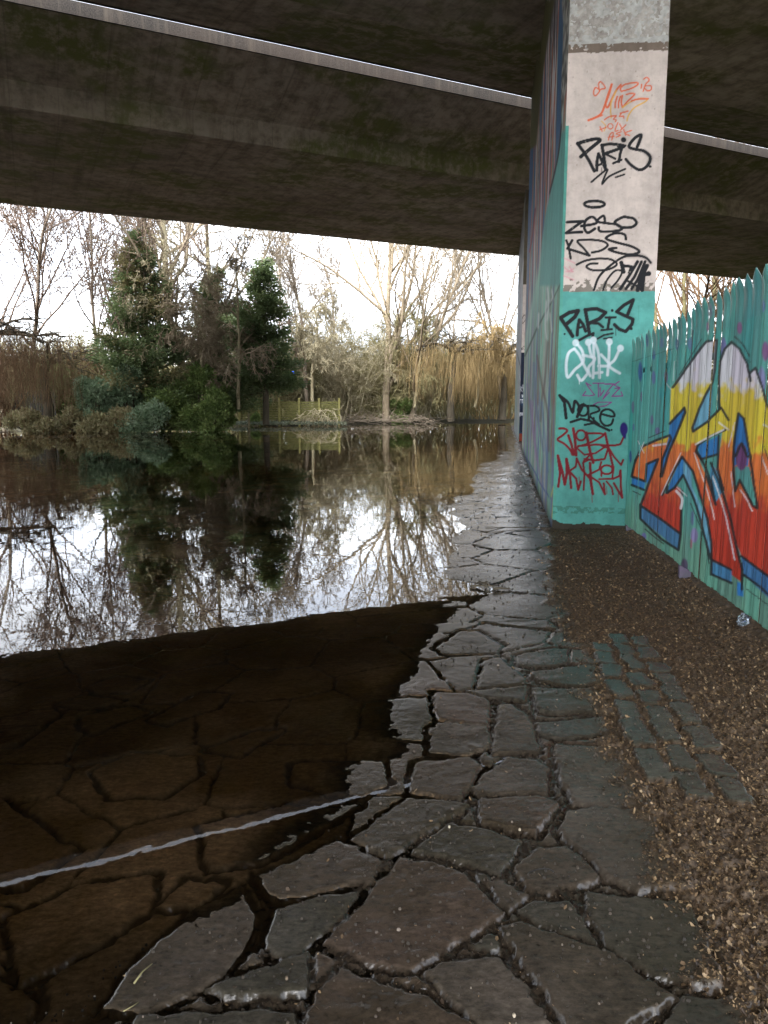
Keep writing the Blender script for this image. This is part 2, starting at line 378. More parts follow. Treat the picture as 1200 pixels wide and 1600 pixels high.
att = 1/(1+.22*np.maximum(PY-3.5, 0)); rif *= att; hh *= (.45+.55*att); fine = (fbm(PX*45, PY*45, 3, 8)-.5)*att
Z = base+top*(hh+rif+fine*.0035)+(1-top)*(fine*.026-.001+(fbm(PX*16, PY*16, 2, 88)-.5)*.02)
Z += G*(1-top*sett)*(.016+fine*.016)
kind = np.stack([top*np.ones_like(top), G*(1-top*sett), sid], -1)
silt = np.stack([sstep(.45, .1, WL)*sstep(.001, -.008, Z), fbm(PX*3, PY*3, 4, 66), fbm(PX*.8, PY*.8, 3, 67)], -1)
pm = NT('wet_flagstone'); ks = pm.sep(pm.attr('kind'))
a1 = pm.noise(5, 6, .7); a2 = pm.noise(60, 4, .7); a3 = pm.noise(1.1, 4, .6)
stone = pm.ramp(a1, [(.25, (.028, .022, .017)), (.5, (.064, .049, .036)), (.75, (.11, .085, .064))])
stone = pm.mix(ks[2], stone, pm.mix(.55, stone, (.045, .05, .042)))
stone = pm.mix(pm.ramp(ks[2], [(.55, 0.0), (.6, .55), (.75, .55), (.8, 0.0)]), stone, (.085, .055, .04))
stone = pm.mix(pm.ramp(ks[2], [(.1, .5), (.25, 0.0)]), stone, (.1, .085, .07))
stone = pm.mix(pm.ramp(a3, [(.4, 0.0), (.62, .75)]), stone, (.034, .028, .016))
stone = pm.mix(.5, stone, pm.ramp(a2, [(.3, .25), (.7, 1.0)]), 'MULTIPLY')
joint = pm.ramp(a2, [(.35, (.006, .005, .004)), (.62, (.03, .022, .015)), (.72, (.1, .08, .06))])
sl_c = pm.sep(pm.attr('silt'))
mud = pm.mix(pm.ramp(sl_c[1], [(.35, 0.0), (.65, 1.0)]), (.44, .27, .12), (.8, .55, .32))
mud = pm.mix(pm.ramp(sl_c[2], [(.35, .0), (.6, .6)]), mud, (.07, .04, .018))
stone = pm.mix(sl_c[0], stone, pm.mix(1.0, mud, pm.ramp(a2, [(.3, .6), (.7, 1.0)]), 'MULTIPLY'))
joint = pm.mix(sl_c[0], joint, pm.mix(.9, mud, (.02, .012, .006)))
sa = pm.sep(pm.attr('sett'))
stone = pm.mix(sa[0], stone, pm.ramp(a1, [(.3, (.022, .024, .019)), (.7, (.07, .07, .056))]))
gr = pm.noise(24, 6, .75, (1, 2.2, 1)); stone = pm.mix(1.0, stone, pm.ramp(gr, [(.3, .45), (.55, 1.0), (.72, 1.5)]), 'MULTIPLY')
col = pm.mix(ks[0], joint, stone)
soil = pm.ramp(a2, [(.3, (.014, .009, .006)), (.55, (.068, .044, .024)), (.75, (.17, .11, .06))])
col = pm.mix(ks[1], col, soil)
rgh = pm.mix(ks[1], pm.mix(ks[0], .12, pm.ramp(a1, [(.3, .07), (.7, .25)])), .7)
vor = pm.n('ShaderNodeTexVoronoi'); vor.inputs['Scale'].default_value = 85; pm.l(pm.co(), vor.inputs['Vector'])
nb = pm.bump(gr, .5, .003, pm.bump(a2, .5, .0016, pm.bump(a1, .3, .004))); nb = pm.bump(vor.outputs[0], .2, .0008, nb)
path_m = pm.fin(col, rgh, nb, .45)
path = tag(grid_mesh('path', np.stack([PX, PY, Z], -1), path_m, cols={'kind': kind, 'silt': silt, 'sett': np.stack([sett*top]*3, -1)}), kind='structure')
def path_z(x, y):
    r = min(int(np.searchsorted(PY[:, 0], y)), len(rows)-1); c = int(np.clip(round((x/rows[r]+.66)/1.32*619), 0, 619)); return float(Z[r, c])
def grav_at(x, y):
    r = min(int(np.searchsorted(PY[:, 0], y)), len(rows)-1); c = int(np.clip(round((x/rows[r]+.66)/1.32*619), 0, 619)); return float(kind[r, c, 1]), float(WL[r, c])
# ---------------------------------------------------------------- motorway bridge: two parallel decks with a narrow slot between them
BD = np.array((math.sin(R(64.6)), math.cos(R(64.6)))); BN = np.array((-BD[1], BD[0]))
cm = NT('soffit_concrete')
def bridge_co(t, sx, sy, sz):
    tc = t.n('ShaderNodeTexCoord'); mp = t.n('ShaderNodeMapping'); mp.vector_type = 'TEXTURE'; mp.inputs['Rotation'].default_value = (0, 0, R(25.4))
    m2 = t.n('ShaderNodeMapping'); m2.inputs['Scale'].default_value = (sx, sy, sz); t.l(tc.outputs['Object'], mp.inputs[0]); t.l(mp.outputs[0], m2.inputs[0]); return m2.outputs[0]
def bnoise(t, scale, st, det=5, ro=.65):
    x = t.n('ShaderNodeTexNoise'); x.inputs['Scale'].default_value = scale; x.inputs['Detail'].default_value = det; x.inputs['Roughness'].default_value = ro
    t.l(bridge_co(t, *st), x.inputs['Vector']); return x.outputs[0]
g1 = bnoise(cm, .5, (.35, 1, 1)); g2 = bnoise(cm, 2.6, (1, 1, 1), 7, .7); g3 = bnoise(cm, .42, (.6, 1, 1), 3); g4 = bnoise(cm, 1.5, (2.2, .12, .3), 4); g5 = bnoise(cm, 40, (1, 1, 1), 3)
c = cm.ramp(g1, [(.3, (.24, .20, .155)), (.7, (.5, .425, .34))])
c = cm.mix(cm.ramp(g2, [(.42, 0.0), (.65, .6)]), c, (.07, .058, .038))
c = cm.mix(cm.math('MULTIPLY', cm.ramp(g3, [(.46, 0.0), (.58, 1.0)]), cm.ramp(g2, [(.4, .25), (.55, 1.0)])), c, (.16, .165, .06))
c = cm.mix(cm.ramp(g4, [(.5, 0.0), (.7, .35)]), c, (.07, .045, .028))
wv = cm.n('ShaderNodeTexWave'); wv.inputs['Scale'].default_value = .26; wv.bands_direction = 'X'; wv.inputs['Distortion'].default_value = .0; cm.l(bridge_co(cm, 1, 1, 1), wv.inputs['Vector'])
seam = cm.ramp(wv.outputs[0], [(0.0, 1.0), (.004, 0.0)])
wv2 = cm.n('ShaderNodeTexWave'); wv2.inputs['Scale'].default_value = .5; wv2.bands_direction = 'Y'; cm.l(bridge_co(cm, 1, 1, 1), wv2.inputs['Vector'])
seam2 = cm.ramp(wv2.outputs[0], [(0.0, .8), (.006, 0.0)])
c = cm.mix(cm.math('MAXIMUM', cm.math('MULTIPLY', seam, .22), cm.math('MULTIPLY', seam2, .12)), c, (.05, .04, .03))
soffit = cm.fin(c, .85, cm.bump(g5, .4, .01, cm.bump(g2, .4, .03)), .25)
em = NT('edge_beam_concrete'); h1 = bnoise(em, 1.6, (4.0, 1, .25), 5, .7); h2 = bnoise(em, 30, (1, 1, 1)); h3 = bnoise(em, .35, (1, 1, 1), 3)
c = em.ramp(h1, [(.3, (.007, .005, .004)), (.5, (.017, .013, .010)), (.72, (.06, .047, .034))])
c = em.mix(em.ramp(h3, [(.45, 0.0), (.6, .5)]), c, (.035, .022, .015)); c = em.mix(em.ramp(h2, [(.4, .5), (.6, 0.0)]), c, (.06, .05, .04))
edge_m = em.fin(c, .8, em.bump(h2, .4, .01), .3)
def prism(mb, prof, t0=-75, t1=60, nseg=12, close=True):
    k = len(prof); vs = []; fs = []
    for i in range(nseg+1):
        t = t0+(t1-t0)*i/nseg
        for n, z in prof:
            p = BD*t+BN*n; vs.append((p[0], p[1], z))
    for i in range(nseg):
        for j in range(k if close else k-1):
            a, b = i*k+j, i*k+(j+1) % k; fs.append((a, b, b+k, a+k))
    if close: fs.append(tuple(range(k))[::-1]); fs.append(tuple(nseg*k+j for j in range(k)))
    mb.add(vs, fs)
def deck(label, n_lo, w_lo, w_hi, n_hi, z_fl, zr_lo, zr_hi, z_tip, road_z):
    e = empty('bridge_deck', tuple(BN*(w_lo+w_hi)/2)+(z_fl,)); loc = Vector(e.location)
    tag(e, label, 'bridge')
    def put(mb, nm, m):
        o = mb.build(nm, m, e); o.matrix_parent_inverse.translation = -loc; return o
    a = MB(); prism(a, [(w_lo, z_fl), (w_hi, z_fl), (w_hi+.06, zr_hi), (w_lo-.06, zr_lo)]); put(a, 'box_girder', soffit)
    a = MB(); prism(a, [(n_lo, z_tip), (w_lo-.06, zr_lo), (w_hi+.06, zr_hi), (n_hi, z_tip), (n_hi, z_tip+.05), (n_hi, road_z), (n_lo, road_z), (n_lo, z_tip+.05)]); put(a, 'slab', soffit)
    for s, n in ((-1, n_lo), (1, n_hi)):
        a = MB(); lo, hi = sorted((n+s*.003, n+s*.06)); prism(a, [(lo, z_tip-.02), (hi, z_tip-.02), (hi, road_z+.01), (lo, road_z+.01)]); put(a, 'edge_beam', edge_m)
    a = MB()
    for n in ((n_lo+.7,) if n_lo < 0 else (n_hi-.7,)):
        for zz in (road_z+.45, road_z+.75): prism(a, [(n-.03, zz), (n+.03, zz), (n+.03, zz+.12), (n-.03, zz+.12)])
        for i in range(54):
            p = BD*(-74+i*2.5)+BN*n; a.box((p[0], p[1], road_z+.42), (.09, .09, .84), R(25.4))
    put(a, 'guard_rail', simple('galvanised_rail', (.35, .36, .37), (.2, .2, .2), 6, .5))
    return e
NEAR_E = 20.0; FAR_E = 20.7; ZT = 10.87
deck('near concrete bridge deck overhead, dark underside ending at the bright slot', -8.0, -1.5, 15.05, NEAR_E-.06, 9.4, 10.0, 10.0, ZT, 11.19)  # unseen rear overhang lengthened behind the camera to shade the foreground
deck('far concrete bridge deck beyond the bright slot, mossy flat underside over the river', FAR_E+.06, 23.3, 34.3, 39.6, 9.4, 10.06, 10.06, ZT, 11.158)
# ---------------------------------------------------------------- painted piers
def srgb(r, g, b): return tuple((x/255)**2.2 for x in (r, g, b))
TEAL = (.082, .31, .27); CREAM = (.56, .475, .42); BLK = (.006, .006, .008)
def paint_mat(name, bump=.35, rough=.62):
    t = NT(name); a = t.attr('paint'); f = t.noise(9, 6, .7); f2 = t.noise(70, 3, .6); f3 = t.noise(2.2, 4, .6, (1, 1, .25))
    c = t.mix(1.0, a, t.ramp(f, [(.3, .78), (.6, 1.0)]), 'MULTIPLY'); c = t.mix(1.0, c, t.ramp(f3, [(.3, .72), (.55, 1.0)]), 'MULTIPLY')
    c = t.mix(t.ramp(f2, [(.7, 0.0), (.76, .5)]), c, (.12, .11, .1))
    return t.fin(c, rough, t.bump(f2, bump, .004, t.bump(f, bump, .012)), .22)
face_m = paint_mat('painted_concrete'); raw = simple('bare_concrete', (.42, .39, .35), (.2, .18, .155), 12, .85, .5, .02)
def wall_grid(p0, d, Ls, z0, z1, ds, dz, nrm, rough_fn=None):
    ns = max(2, int(round(Ls/ds))+1); nz = int(round((z1-z0)/dz))+1
    S, Zz = np.meshgrid(np.linspace(0, Ls, ns), np.linspace(z0, z1, nz))
    X = p0[0]+d[0]*S; Y = p0[1]+d[1]*S
    if rough_fn is not None:
        o = rough_fn(S, Zz); X = X+nrm[0]*o; Y = Y+nrm[1]*o
    return np.stack([X, Y, Zz], -1), S, Zz
def pier(label, A, L, W, H, z0, painters, res):
    e = empty('bridge_pier', (A[0], A[1], z0)); tag(e, label, 'bridge pier', 'painted piers under the bridge')
    inv = -Vector(e.location)
    def put(o): o.matrix_parent_inverse.translation = inv; return o
    P_, S, Zz = wall_grid(A, An, W, z0, H, res[0], res[1], -PN, painters[2]); u, v = to_px(P_[..., 0], P_[..., 1], P_[..., 2])
    put(grid_mesh('front_face', P_, face_m, e, cols={'paint': painters[0](u, v, S, Zz)}))
    P_, S, Zz = wall_grid(A, PN, L, z0, H, res[2], res[3], -An, None); u, v = to_px(P_[..., 0], P_[..., 1], P_[..., 2])
    P_[..., 0] += An[0]*.0; put(grid_mesh('river_face', P_, face_m, e, cols={'paint': painters[1](u, v, S, Zz)}, flip=True))
    B = A+An*W; D = A+PN*L; E_ = B+PN*L; c_ = MB(); i = .004; ai = A+(An+PN)*i
    q = [A+An*.01+PN*.02, B+PN*.02-An*0, E_, D+An*.01]
    c_.add([(x[0], x[1], z) for z in (z0, H-.01) for x in q], [(3, 2, 1, 0), (4, 5, 6, 7), (1, 2, 6, 5), (2, 3, 7, 6), (0, 1, 5, 4), (3, 0, 4, 7)])
    put(c_.build('core', raw, e)); return e
kA = crop(860, 100, 6.316); kB = crop(860, 290, 6.316); kC = crop(850, 450, 7.059); kD = crop(850, 610, 6.957)
def front_paint(u, v, S, Zz):
    P = Paint(u, v, CREAM)
    n = fbm(S*25, Zz*25, 4, 5); n2 = fbm(S*5, Zz*5, 4, 6)
    P.c *= (.9+.2*n2)[..., None]
    g = np.array((.42, .41, .38)); m = v < 76+(n2-.5)*10; P.c[m] = g*(.7+.6*n[m])[:, None]
    m = (np.abs(v-(74-(u-960)*.03)) < 4+n*5) & (n > .35); P.c[m] = (.16, .12, .09)
    # weathered, crumbled lime band above the teal
    m = (v > 434) & (v < 458) & (n > .74-.02*(v-434)); P.c[m] = (.2, .17, .14)
    m = v > 455.5+(n2-.5)*3; P.c[m] = np.array(TEAL)*(.85+.3*n2[m])[:, None]
    m = (S < .035+.01*(n2-.5)) & (v > 196); P.c[m] = (.08, .3, .24)
    m = (v > 790+(u-870)*.04) & (v < 799+(n*6)) & (n > .45); P.c[m] = (.05, .2, .16)
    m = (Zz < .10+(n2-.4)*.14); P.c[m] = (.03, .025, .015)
    OR = (.68, .13, .05); YL = (.68, .38, .08)
    A1 = [([(375,555),(430,535),(500,490),(540,400),(580,290),(605,200)], 16, OR), ([(605,200),(560,330),(545,400),(565,430),(600,360),(650,260),(695,205)], 15, OR),
          ([(650,260),(610,350),(597,400),(595,470),(600,530)], 10, YL), ([(375,555),(440,530),(510,505)], 14, OR), ([(660,320),(642,380),(640,430)], 12, OR),
          ([(690,320),(674,380),(672,430)], 12, OR), ([(710,310),(700,380),(712,430)], 13, OR), ([(712,430),(760,370),(830,300),(790,292),(750,300)], 12, OR),
          ([(712,430),(780,380),(860,345),(965,340)], 10, YL), ([(965,340),(930,375),(830,430),(775,500),(755,560)], 11, YL), ([(800,365),(870,345),(965,342)], 13, OR),
          ([(700,270),(692,240),(740,200),(850,185),(860,205),(800,240),(720,265),(700,270)], 12, OR), ([(440,235),(425,280),(440,315),(470,290),(485,260),(455,235),(440,235)], 10, OR),
          ([(485,260),(475,200),(495,175),(530,210),(540,240),(510,245),(485,260)], 10, OR), ([(900,200),(895,240)], 10, OR), ([(920,150),(950,132),(975,160),(940,200),(915,270)], 10, OR),
          ([(935,215),(990,215),(995,250),(960,265),(930,240)], 10, OR), ([(535,550),(580,520),(650,510)], 10, OR), ([(650,515),(622,545),(650,552),(640,572)], 9, OR),
          ([(700,488),(682,518),(720,515),(725,535)], 9, OR), ([(690,485),(765,465)], 11, OR), ([(490,620),(512,665)], 9, OR), ([(505,565),(545,610),(530,660)], 8, YL),
          ([(488,650),(550,625)], 9, OR), (ring(592, 615, 26, 26), 8, OR), ([(665,580),(637,660),(668,655)], 9, OR), ([(682,590),(705,635)], 9, OR), ([(745,600),(690,655)], 9, OR),
          ([(572,750),(592,690),(622,680),(605,750)], 9, OR), ([(570,722),(630,715)], 8, OR), ([(700,668),(650,688),(692,702),(650,722)], 9, OR), ([(722,645),(742,702)], 9, OR), ([(802,655),(737,682),(782,706)], 9, OR)]
    for pts, w_, c_ in A1: P.stroke(kA(pts), w_/6.316*1.35, c_, .45, .95)
    A2 = [([(300,915),(400,830),(485,760),(480,742),(440,740),(350,760),(268,785)], 30), ([(268,785),(330,870),(385,960),(432,1055)], 28), ([(458,1050),(460,960),(475,885),(500,940),(545,1040)], 26),
          ([(452,1000),(525,985)], 20), ([(545,1040),(525,900),(508,800)], 28), ([(508,800),(600,790),(700,800),(725,815),(640,850),(535,885)], 26), ([(535,885),(590,910),(640,935)], 20),
          ([(715,800),(690,880),(675,965)], 24), ([(665,812),(740,805)], 20), ([(620,980),(700,945)], 20), ([(855,820),(880,760),(895,700),(840,725),(790,780),(778,820),(830,840),(925,860),(985,920),(960,1000),(885,1045),(800,1000),(745,940)], 26),
          ([(405,1165),(480,1100),(562,1040),(540,1100),(510,1185),(580,1110),(740,1035)], 17), ([(645,1118),(730,1090)], 15)]
    for pts, w_ in A2: P.stroke(kA(pts), w_/6.316*1.2, BLK, .4, 1, len(pts) > 5)
    P.stroke(kA([(925,860),(985,920),(965,990)]), 7, BLK, 2.5, .45); P.stroke(kA([(870,790),(895,700)]), 6, BLK, 2.5, .45)
    for x, y, r in ((722, 748, 27), (985, 1012, 14)): P.oval(860+x/6.316, 100+y/6.316, r/6.316, r/6.316, BLK)
    B1 = [(ring(435, 183, 100, 32), 24), ([(165,362),(320,350),(155,468),(312,458)], 24), ([(305,400),(450,372),(440,325),(400,310),(345,350),(335,420),(370,465),(440,425)], 24),
          ([(540,370),(525,298),(462,352),(560,372),(660,385),(705,430),(600,452),(490,450),(478,410)], 22), ([(770,315),(720,310),(650,345),(640,370),(700,410),(800,410),(850,370),(820,325),(770,315)], 24),
          ([(157,540),(180,600),(200,720)], 20), ([(215,540),(168,622),(260,650),(385,690)], 22), ([(385,690),(330,620),(268,545),(400,535),(520,550),(565,590),(500,640),(410,660)], 20),
          ([(745,530),(730,482),(640,470),(548,520),(650,560),(800,600),(878,650),(800,680),(680,665),(578,630),(650,615)], 22),
          ([(260,780),(350,740),(480,720),(600,730),(655,780),(560,830),(420,835),(355,800),(400,770),(465,768)], 19), ([(430,1030),(480,900),(590,790),(720,705),(840,690),(940,710),(990,760)], 20),
          ([(520,1030),(560,930),(640,840),(705,850),(670,930),(600,1010)], 17), ([(700,760),(722,850)], 34), ([(860,750),(770,900),(690,1020)], 26), ([(900,750),(830,900),(745,1020)], 24),
          ([(935,750),(860,930),(800,1020)], 24), ([(955,790),(900,900),(860,1030)], 34), ([(970,870),(920,880),(905,1030)], 34), ([(760,940),(850,990),(885,1020)], 20), ([(720,790),(800,800),(780,860)], 26)]
    for pts, w_ in B1: P.stroke(kB(pts), w_/6.316*1.2, BLK, .4, 1, len(pts) > 4)
    P.stroke(kB([(760,695),(900,690),(985,760)]), 6, BLK, 3, .5)
    P.oval(860+970/6.316, 290+868/6.316, 4, 4, BLK)
    for pts in ([(135,715),(240,765)], [(135,800),(180,840),(230,820)], [(150,850),(225,850)], [(130,890),(230,930)], [(190,800),(215,845)]): P.stroke(kB(pts), 2.0, (.6, .12, .22), 1.0, .45)
    C1 = [([(315,530),(250,430),(182,330),(280,270),(378,250),(340,320),(245,400)], 38), ([(365,520),(375,420),(390,350),(430,400),(458,475)], 32), ([(372,440),(440,425)], 22),
          ([(502,510),(480,380),(455,240),(580,228),(680,270),(610,340),(505,385)], 36), ([(505,385),(600,390),(650,432)], 26), ([(725,325),(702,455)], 28), ([(680,325),(790,322)], 22), ([(632,465),(750,455)], 20),
          ([(920,300),(960,200),(985,130),(880,190),(802,262),(880,300),(982,345),(970,400),(900,480),(830,455),(778,405)], 34), ([(390,575),(470,530),(545,500),(535,542)], 26), ([(590,560),(660,520),(760,500)], 18), ([(660,560),(750,545)], 16)]
    for pts, w_ in C1: P.stroke(kC(pts), w_/7.059*1.12, BLK, .4, 1, False); P.stroke(kC(pts), w_/7.059+2.5, BLK, 2, .2, False)
    for x, y, r in ((752, 248, 16), (962, 448, 18), (227, 507, 12)): P.oval(850+x/7.059, 450+y/7.059, r/7.059, r/7.059, BLK)
    WH = (.66, .72, .76)
    C2 = [[(350,600),(420,690),(435,800),(400,850),(340,900),(262,985),(245,850),(270,720),(335,670)], [(335,670),(390,740),(440,850),(480,930),(460,970),(410,1020),(368,960)], [(545,580),(550,760),(540,990)],
          [(490,600),(520,740),(560,790),(490,880),(510,970)], [(545,580),(600,720),(612,990)], [(560,940),(640,930)], [(720,600),(715,780),(700,960)], [(840,660),(780,790),(720,860),(835,940)], [(600,860),(720,850),(630,735)], [(430,740),(560,770)]]
    for pts in C2: P.stroke(kC(pts), 30/7.059, WH, .9, .8)
    for x, y in ((350, 605), (490, 600), (545, 575), (720, 595), (843, 665)): P.oval(850+x/7.059, 450+y/7.059, 5.2, 5.5, WH, .2, .75); P.oval(850+x/7.059, 450+y/7.059, 3, 3, (.45, .6, .6), .3, .6)
    PU = (.22, .03, .2)
    for pts in ([(520,1080),(462,1045),(482,1080),(558,1180),(500,1190),(427,1185),(460,1140)], [(540,1050),(660,1050)], [(600,1050),(600,1200)], [(620,1100),(622,1190),(660,1130)],
                [(670,1060),(768,1057),(700,1140),(650,1225),(720,1150)], [(830,1030),(772,1070),(838,1100),(750,1195),(868,1190),(850,1145)], [(780,1110),(830,1100)], [(540,1290),(600,1260),(745,1260),(680,1300),(600,1310)]):
        P.stroke(kC(pts), 13/7.059, PU, .45, .95, False)
    D1 = [([(170,55),(222,130),(240,300)], 30), ([(170,55),(260,130),(312,240),(335,115),(385,190),(360,290),(430,150)], 26), (ring(425, 215, 55, 62), 22), ([(478,170),(490,330)], 24),
          ([(440,170),(560,170),(600,220),(500,262),(540,320),(600,370)], 20), ([(620,255),(755,285),(752,235),(690,205),(625,235),(612,320),(660,380),(728,370),(752,315)], 22), ([(290,345),(400,310),(500,330),(600,385),(710,435)], 24), ([(442,375),(545,355),(540,300)], 20)]
    for pts, w_ in D1: P.stroke(kD(pts), w_/6.957*1.15, BLK, .4, 1, len(pts) > 5)
    P.oval(850+735/6.957, 610+428/6.957, 1.6, 1.6, BLK)
    DR = (.17, .006, .012)
    D2 = [([(165,415),(220,415),(252,440),(200,490),(147,535),(220,580),(280,640),(310,700)], 22), ([(265,490),(300,590),(322,700)], 26), ([(318,415),(335,520),(350,705)], 28), ([(322,700),(345,620)], 20), (ring(402, 488, 52, 56), 20),
          ([(460,460),(480,560),(500,660),(535,785)], 28), ([(460,470),(560,465),(650,482),(560,540),(470,580),(370,610)], 20), ([(370,605),(560,590),(760,600),(830,585),(865,510)], 20), ([(350,620),(440,700),(560,682),(655,620)], 18),
          ([(665,465),(690,580),(720,700),(750,830)], 24), ([(700,620),(660,745),(560,760),(440,745)], 20), ([(690,600),(760,720),(838,810),(860,755)], 20), ([(620,600),(700,630)], 18), ([(500,700),(430,770)], 18),
          ([(155,1045),(175,900),(150,710)], 24), ([(150,710),(200,880),(225,1020)], 26), ([(225,1020),(250,900),(245,745)], 28), ([(245,745),(280,900),(295,1060)], 24), ([(270,880),(345,830),(355,740)], 20), ([(285,890),(350,960),(372,1080),(400,990)], 22),
          ([(355,740),(410,860),(500,960),(530,1125)], 22), ([(425,790),(440,900),(430,1080)], 20), ([(425,785),(500,750)], 16), ([(500,790),(512,1000),(530,1125)], 26), ([(622,780),(600,860),(480,920)], 20), ([(480,920),(600,1000),(662,1130),(650,1010)], 20),
          (ring(682, 862, 62, 48), 20), ([(758,830),(742,960),(600,965)], 18), ([(680,990),(738,1060),(750,1130)], 18), ([(830,870),(820,930),(750,962)], 20), ([(833,870),(835,1050),(850,1165)], 22), ([(760,1010),(800,1080),(850,1165)], 22), ([(620,860),(625,930)], 18)]
    for pts, w_ in D2: P.stroke(kD(pts), w_/6.957*1.15, DR, .4, 1, len(pts) > 5)
    P.oval(850+868/6.957, 610+420/6.957, 6.2, 10.5, (.012, .006, .11)); P.poly(kD([(840,480),(895,480),(885,535)]), (.012, .006, .11))
    for i in range(60):
        x = 884+rs.random()*150; y = 90+rs.random()*350; P.oval(x, y, rs.uniform(.5, 1.1), rs.uniform(.5, 1.6), (.25, .21, .18), .4, .7)
    for i in range(7):
        x = 895+rs.random()*110; y = rs.uniform(470, 740); P.stroke([(x, y), (x+rs.uniform(-1, 1), y+rs.uniform(8, 40))], rs.uniform(.8, 1.6), (.05, .2, .16), .6, .5, False)
    for x, y, l_, c_ in ((905, 745, 16, DR), (948, 760, 12, DR), (925, 775, 10, DR), (966, 770, 14, DR), (893, 515, 9, BLK), (962, 512, 12, BLK), (940, 262, 9, BLK), (905, 592, 8, WH)): P.stroke([(x, y), (x+.3, y+l_)], 1.3, c_, .5, .8, False)
    P.poly([(884, 470), (930, 466), (934, 478), (886, 482)], (.09, .33, .27), 2, .45)
    # little pits and scuffs
    return P.c
def front_rough(S, Zz):
    o = (fbm(S*6, Zz*6, 4, 3)-.5)*.012
    o += -.02*sstep(5.62, 5.66, Zz)*(.5+fbm(S*30, Zz*30, 3, 4)) - .012*(1-sstep(.30, .36, Zz+.04*fbm(S*5, Zz*5, 2, 1)))*-1
    return o*0+o
k7s = crop(790, 380, 3.636); k8s = crop(780, 0, 3.808)
def side_paint(u, v, S, Zz):
    P = Paint(u, v, (.25, .50, .39)); st = fbm(S*.9, Zz*.22, 4, 51); st2 = fbm(S*2.3, Zz*.35, 4, 52); st3 = fbm(S*1.1+9, Zz*.3, 4, 53); nn = fbm(S*8, Zz*6, 3, 54)
    low = 1-sstep(2.2, 4.2, Zz+.8*(st-.5))
    def lay(m, col, a=.8): P.c[:] = P.c*(1-(m*a)[..., None])+np.array(col)*(m*a)[..., None]
    lay(sstep(.52, .58, st), (.42, .54, .48), .6); lay(sstep(.56, .62, st2)*low, (.08, .06, .20)); lay(sstep(.52, .56, st3)*low, (.24, .08, .06)); lay(sstep(.6, .64, st2)*low, (.12, .2, .34))
    lay(sstep(.6, .63, st3)*low, (.16, .4, .3)); lay((1-sstep(.33, .38, st))*low, (.24, .2, .36)); lay((1-sstep(.36, .4, st3))*low, (.42, .42, .36)); lay((1-sstep(.3, .36, st2))*low, (.10, .26, .14))
    lay(sstep(.72, .78, nn)*low, (.5, .5, .52), .5)
    # shards of colour high on the wall
    hi = sstep(4.5, 5.3, Zz+S*.08); a = fbm(S*1.6+Zz*.5, Zz*.16, 3, 61); b = fbm(S*1.3-Zz*.35, Zz*.12, 3, 62)
    lay(hi, (.34, .42, .38), .9)
    for m, col in ((sstep(.5, .52, a), (.14, .02, .08)), (sstep(.57, .585, a), (.5, .06, .18)), (sstep(.5, .51, b), (.16, .22, .17)), (sstep(.57, .58, b), (.03, .1, .22)), (1-sstep(.46, .47, b), (.55, .55, .55)), (1-sstep(.37, .38, a), (.40, .12, .06)), (1-sstep(.36, .365, b), (.02, .02, .03))): lay(m*hi, col, .9)
    P.poly(k8s([(410,760),(412,1700),(240,1700),(255,1440),(275,1280),(320,1080),(355,920),(370,790)]), (.12, .36, .32), 1.2)
    P.stroke(k8s([(370,740),(350,930),(300,1150)]), 2.5, (.03, .03, .04), .6); P.stroke(k8s([(215,1240),(195,1420),(180,1500)]), 2, (.2, .02, .04), .6)
    P.poly(k8s([(200,0),(330,0),(300,180),(268,380),(240,640),(222,860),(180,900)]), (.085, .08, .03), 1.5)
    P.poly(k8s([(330,0),(460,0),(430,330),(395,560),(365,700),(372,420),(385,200),(372,0)]), lambda U, V: (np.array((.26, .25, .22))*(.35+1.1*(fbm(U*.8, V*.12, 3, 2) > .5))[:, None]), 1)
    # seam, bright drips, blue wavy line near the foot
    P.stroke(k7s([(322,215),(250,352),(180,480),(110,640)]), 2.6, (.05, .09, .07), .7, .9, False)
    for pts in ([(238,255),(245,330),(235,440)], [(262,268),(268,310),(255,330)], [(232,330),(225,460),(232,540)], [(188,400),(185,480)], [(252,400),(262,500)]): P.stroke(k7s(pts), 2.2, (.66, .7, .7), 1.2, .75)
    for pts, c_ in (([(240,560),(225,760),(205,900),(198,1010)], (.12,.07,.09)), ([(180,640),(205,800),(238,960),(245,1180)], (.13,.06,.06)), ([(160,680),(170,900),(215,1180)], (.13,.15,.3)), ([(125,800),(150,1000),(180,1230)], (.2,.14,.28)), ([(205,900),(222,1100),(240,1300)], (.1,.2,.36)), ([(150,900),(160,1100),(205,1380)], (.3,.2,.36))): P.stroke(k7s(pts), 3.2, c_, 1.6, .7)
    P.stroke(k7s([(112,1212),(160,1290),(200,1370),(255,1450)]), 1.8, (.04, .08, .25), .6, .9)
    P.stroke(k7s([(258,1440),(275,1380),(268,1500),(262,1560)]), 2, (.5, .5, .06), .9, .7)
    m = (S < .05) & (Zz > 2.9) & (v > 196); P.c[m] = (.08, .3, .24)
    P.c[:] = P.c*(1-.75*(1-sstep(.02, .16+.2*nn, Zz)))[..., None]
    return P.c
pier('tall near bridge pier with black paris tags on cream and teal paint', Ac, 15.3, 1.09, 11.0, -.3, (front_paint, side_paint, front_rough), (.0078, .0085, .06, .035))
A2_ = BD*0+Ac+PN*((23.75-BN@Ac)/(BN@PN))
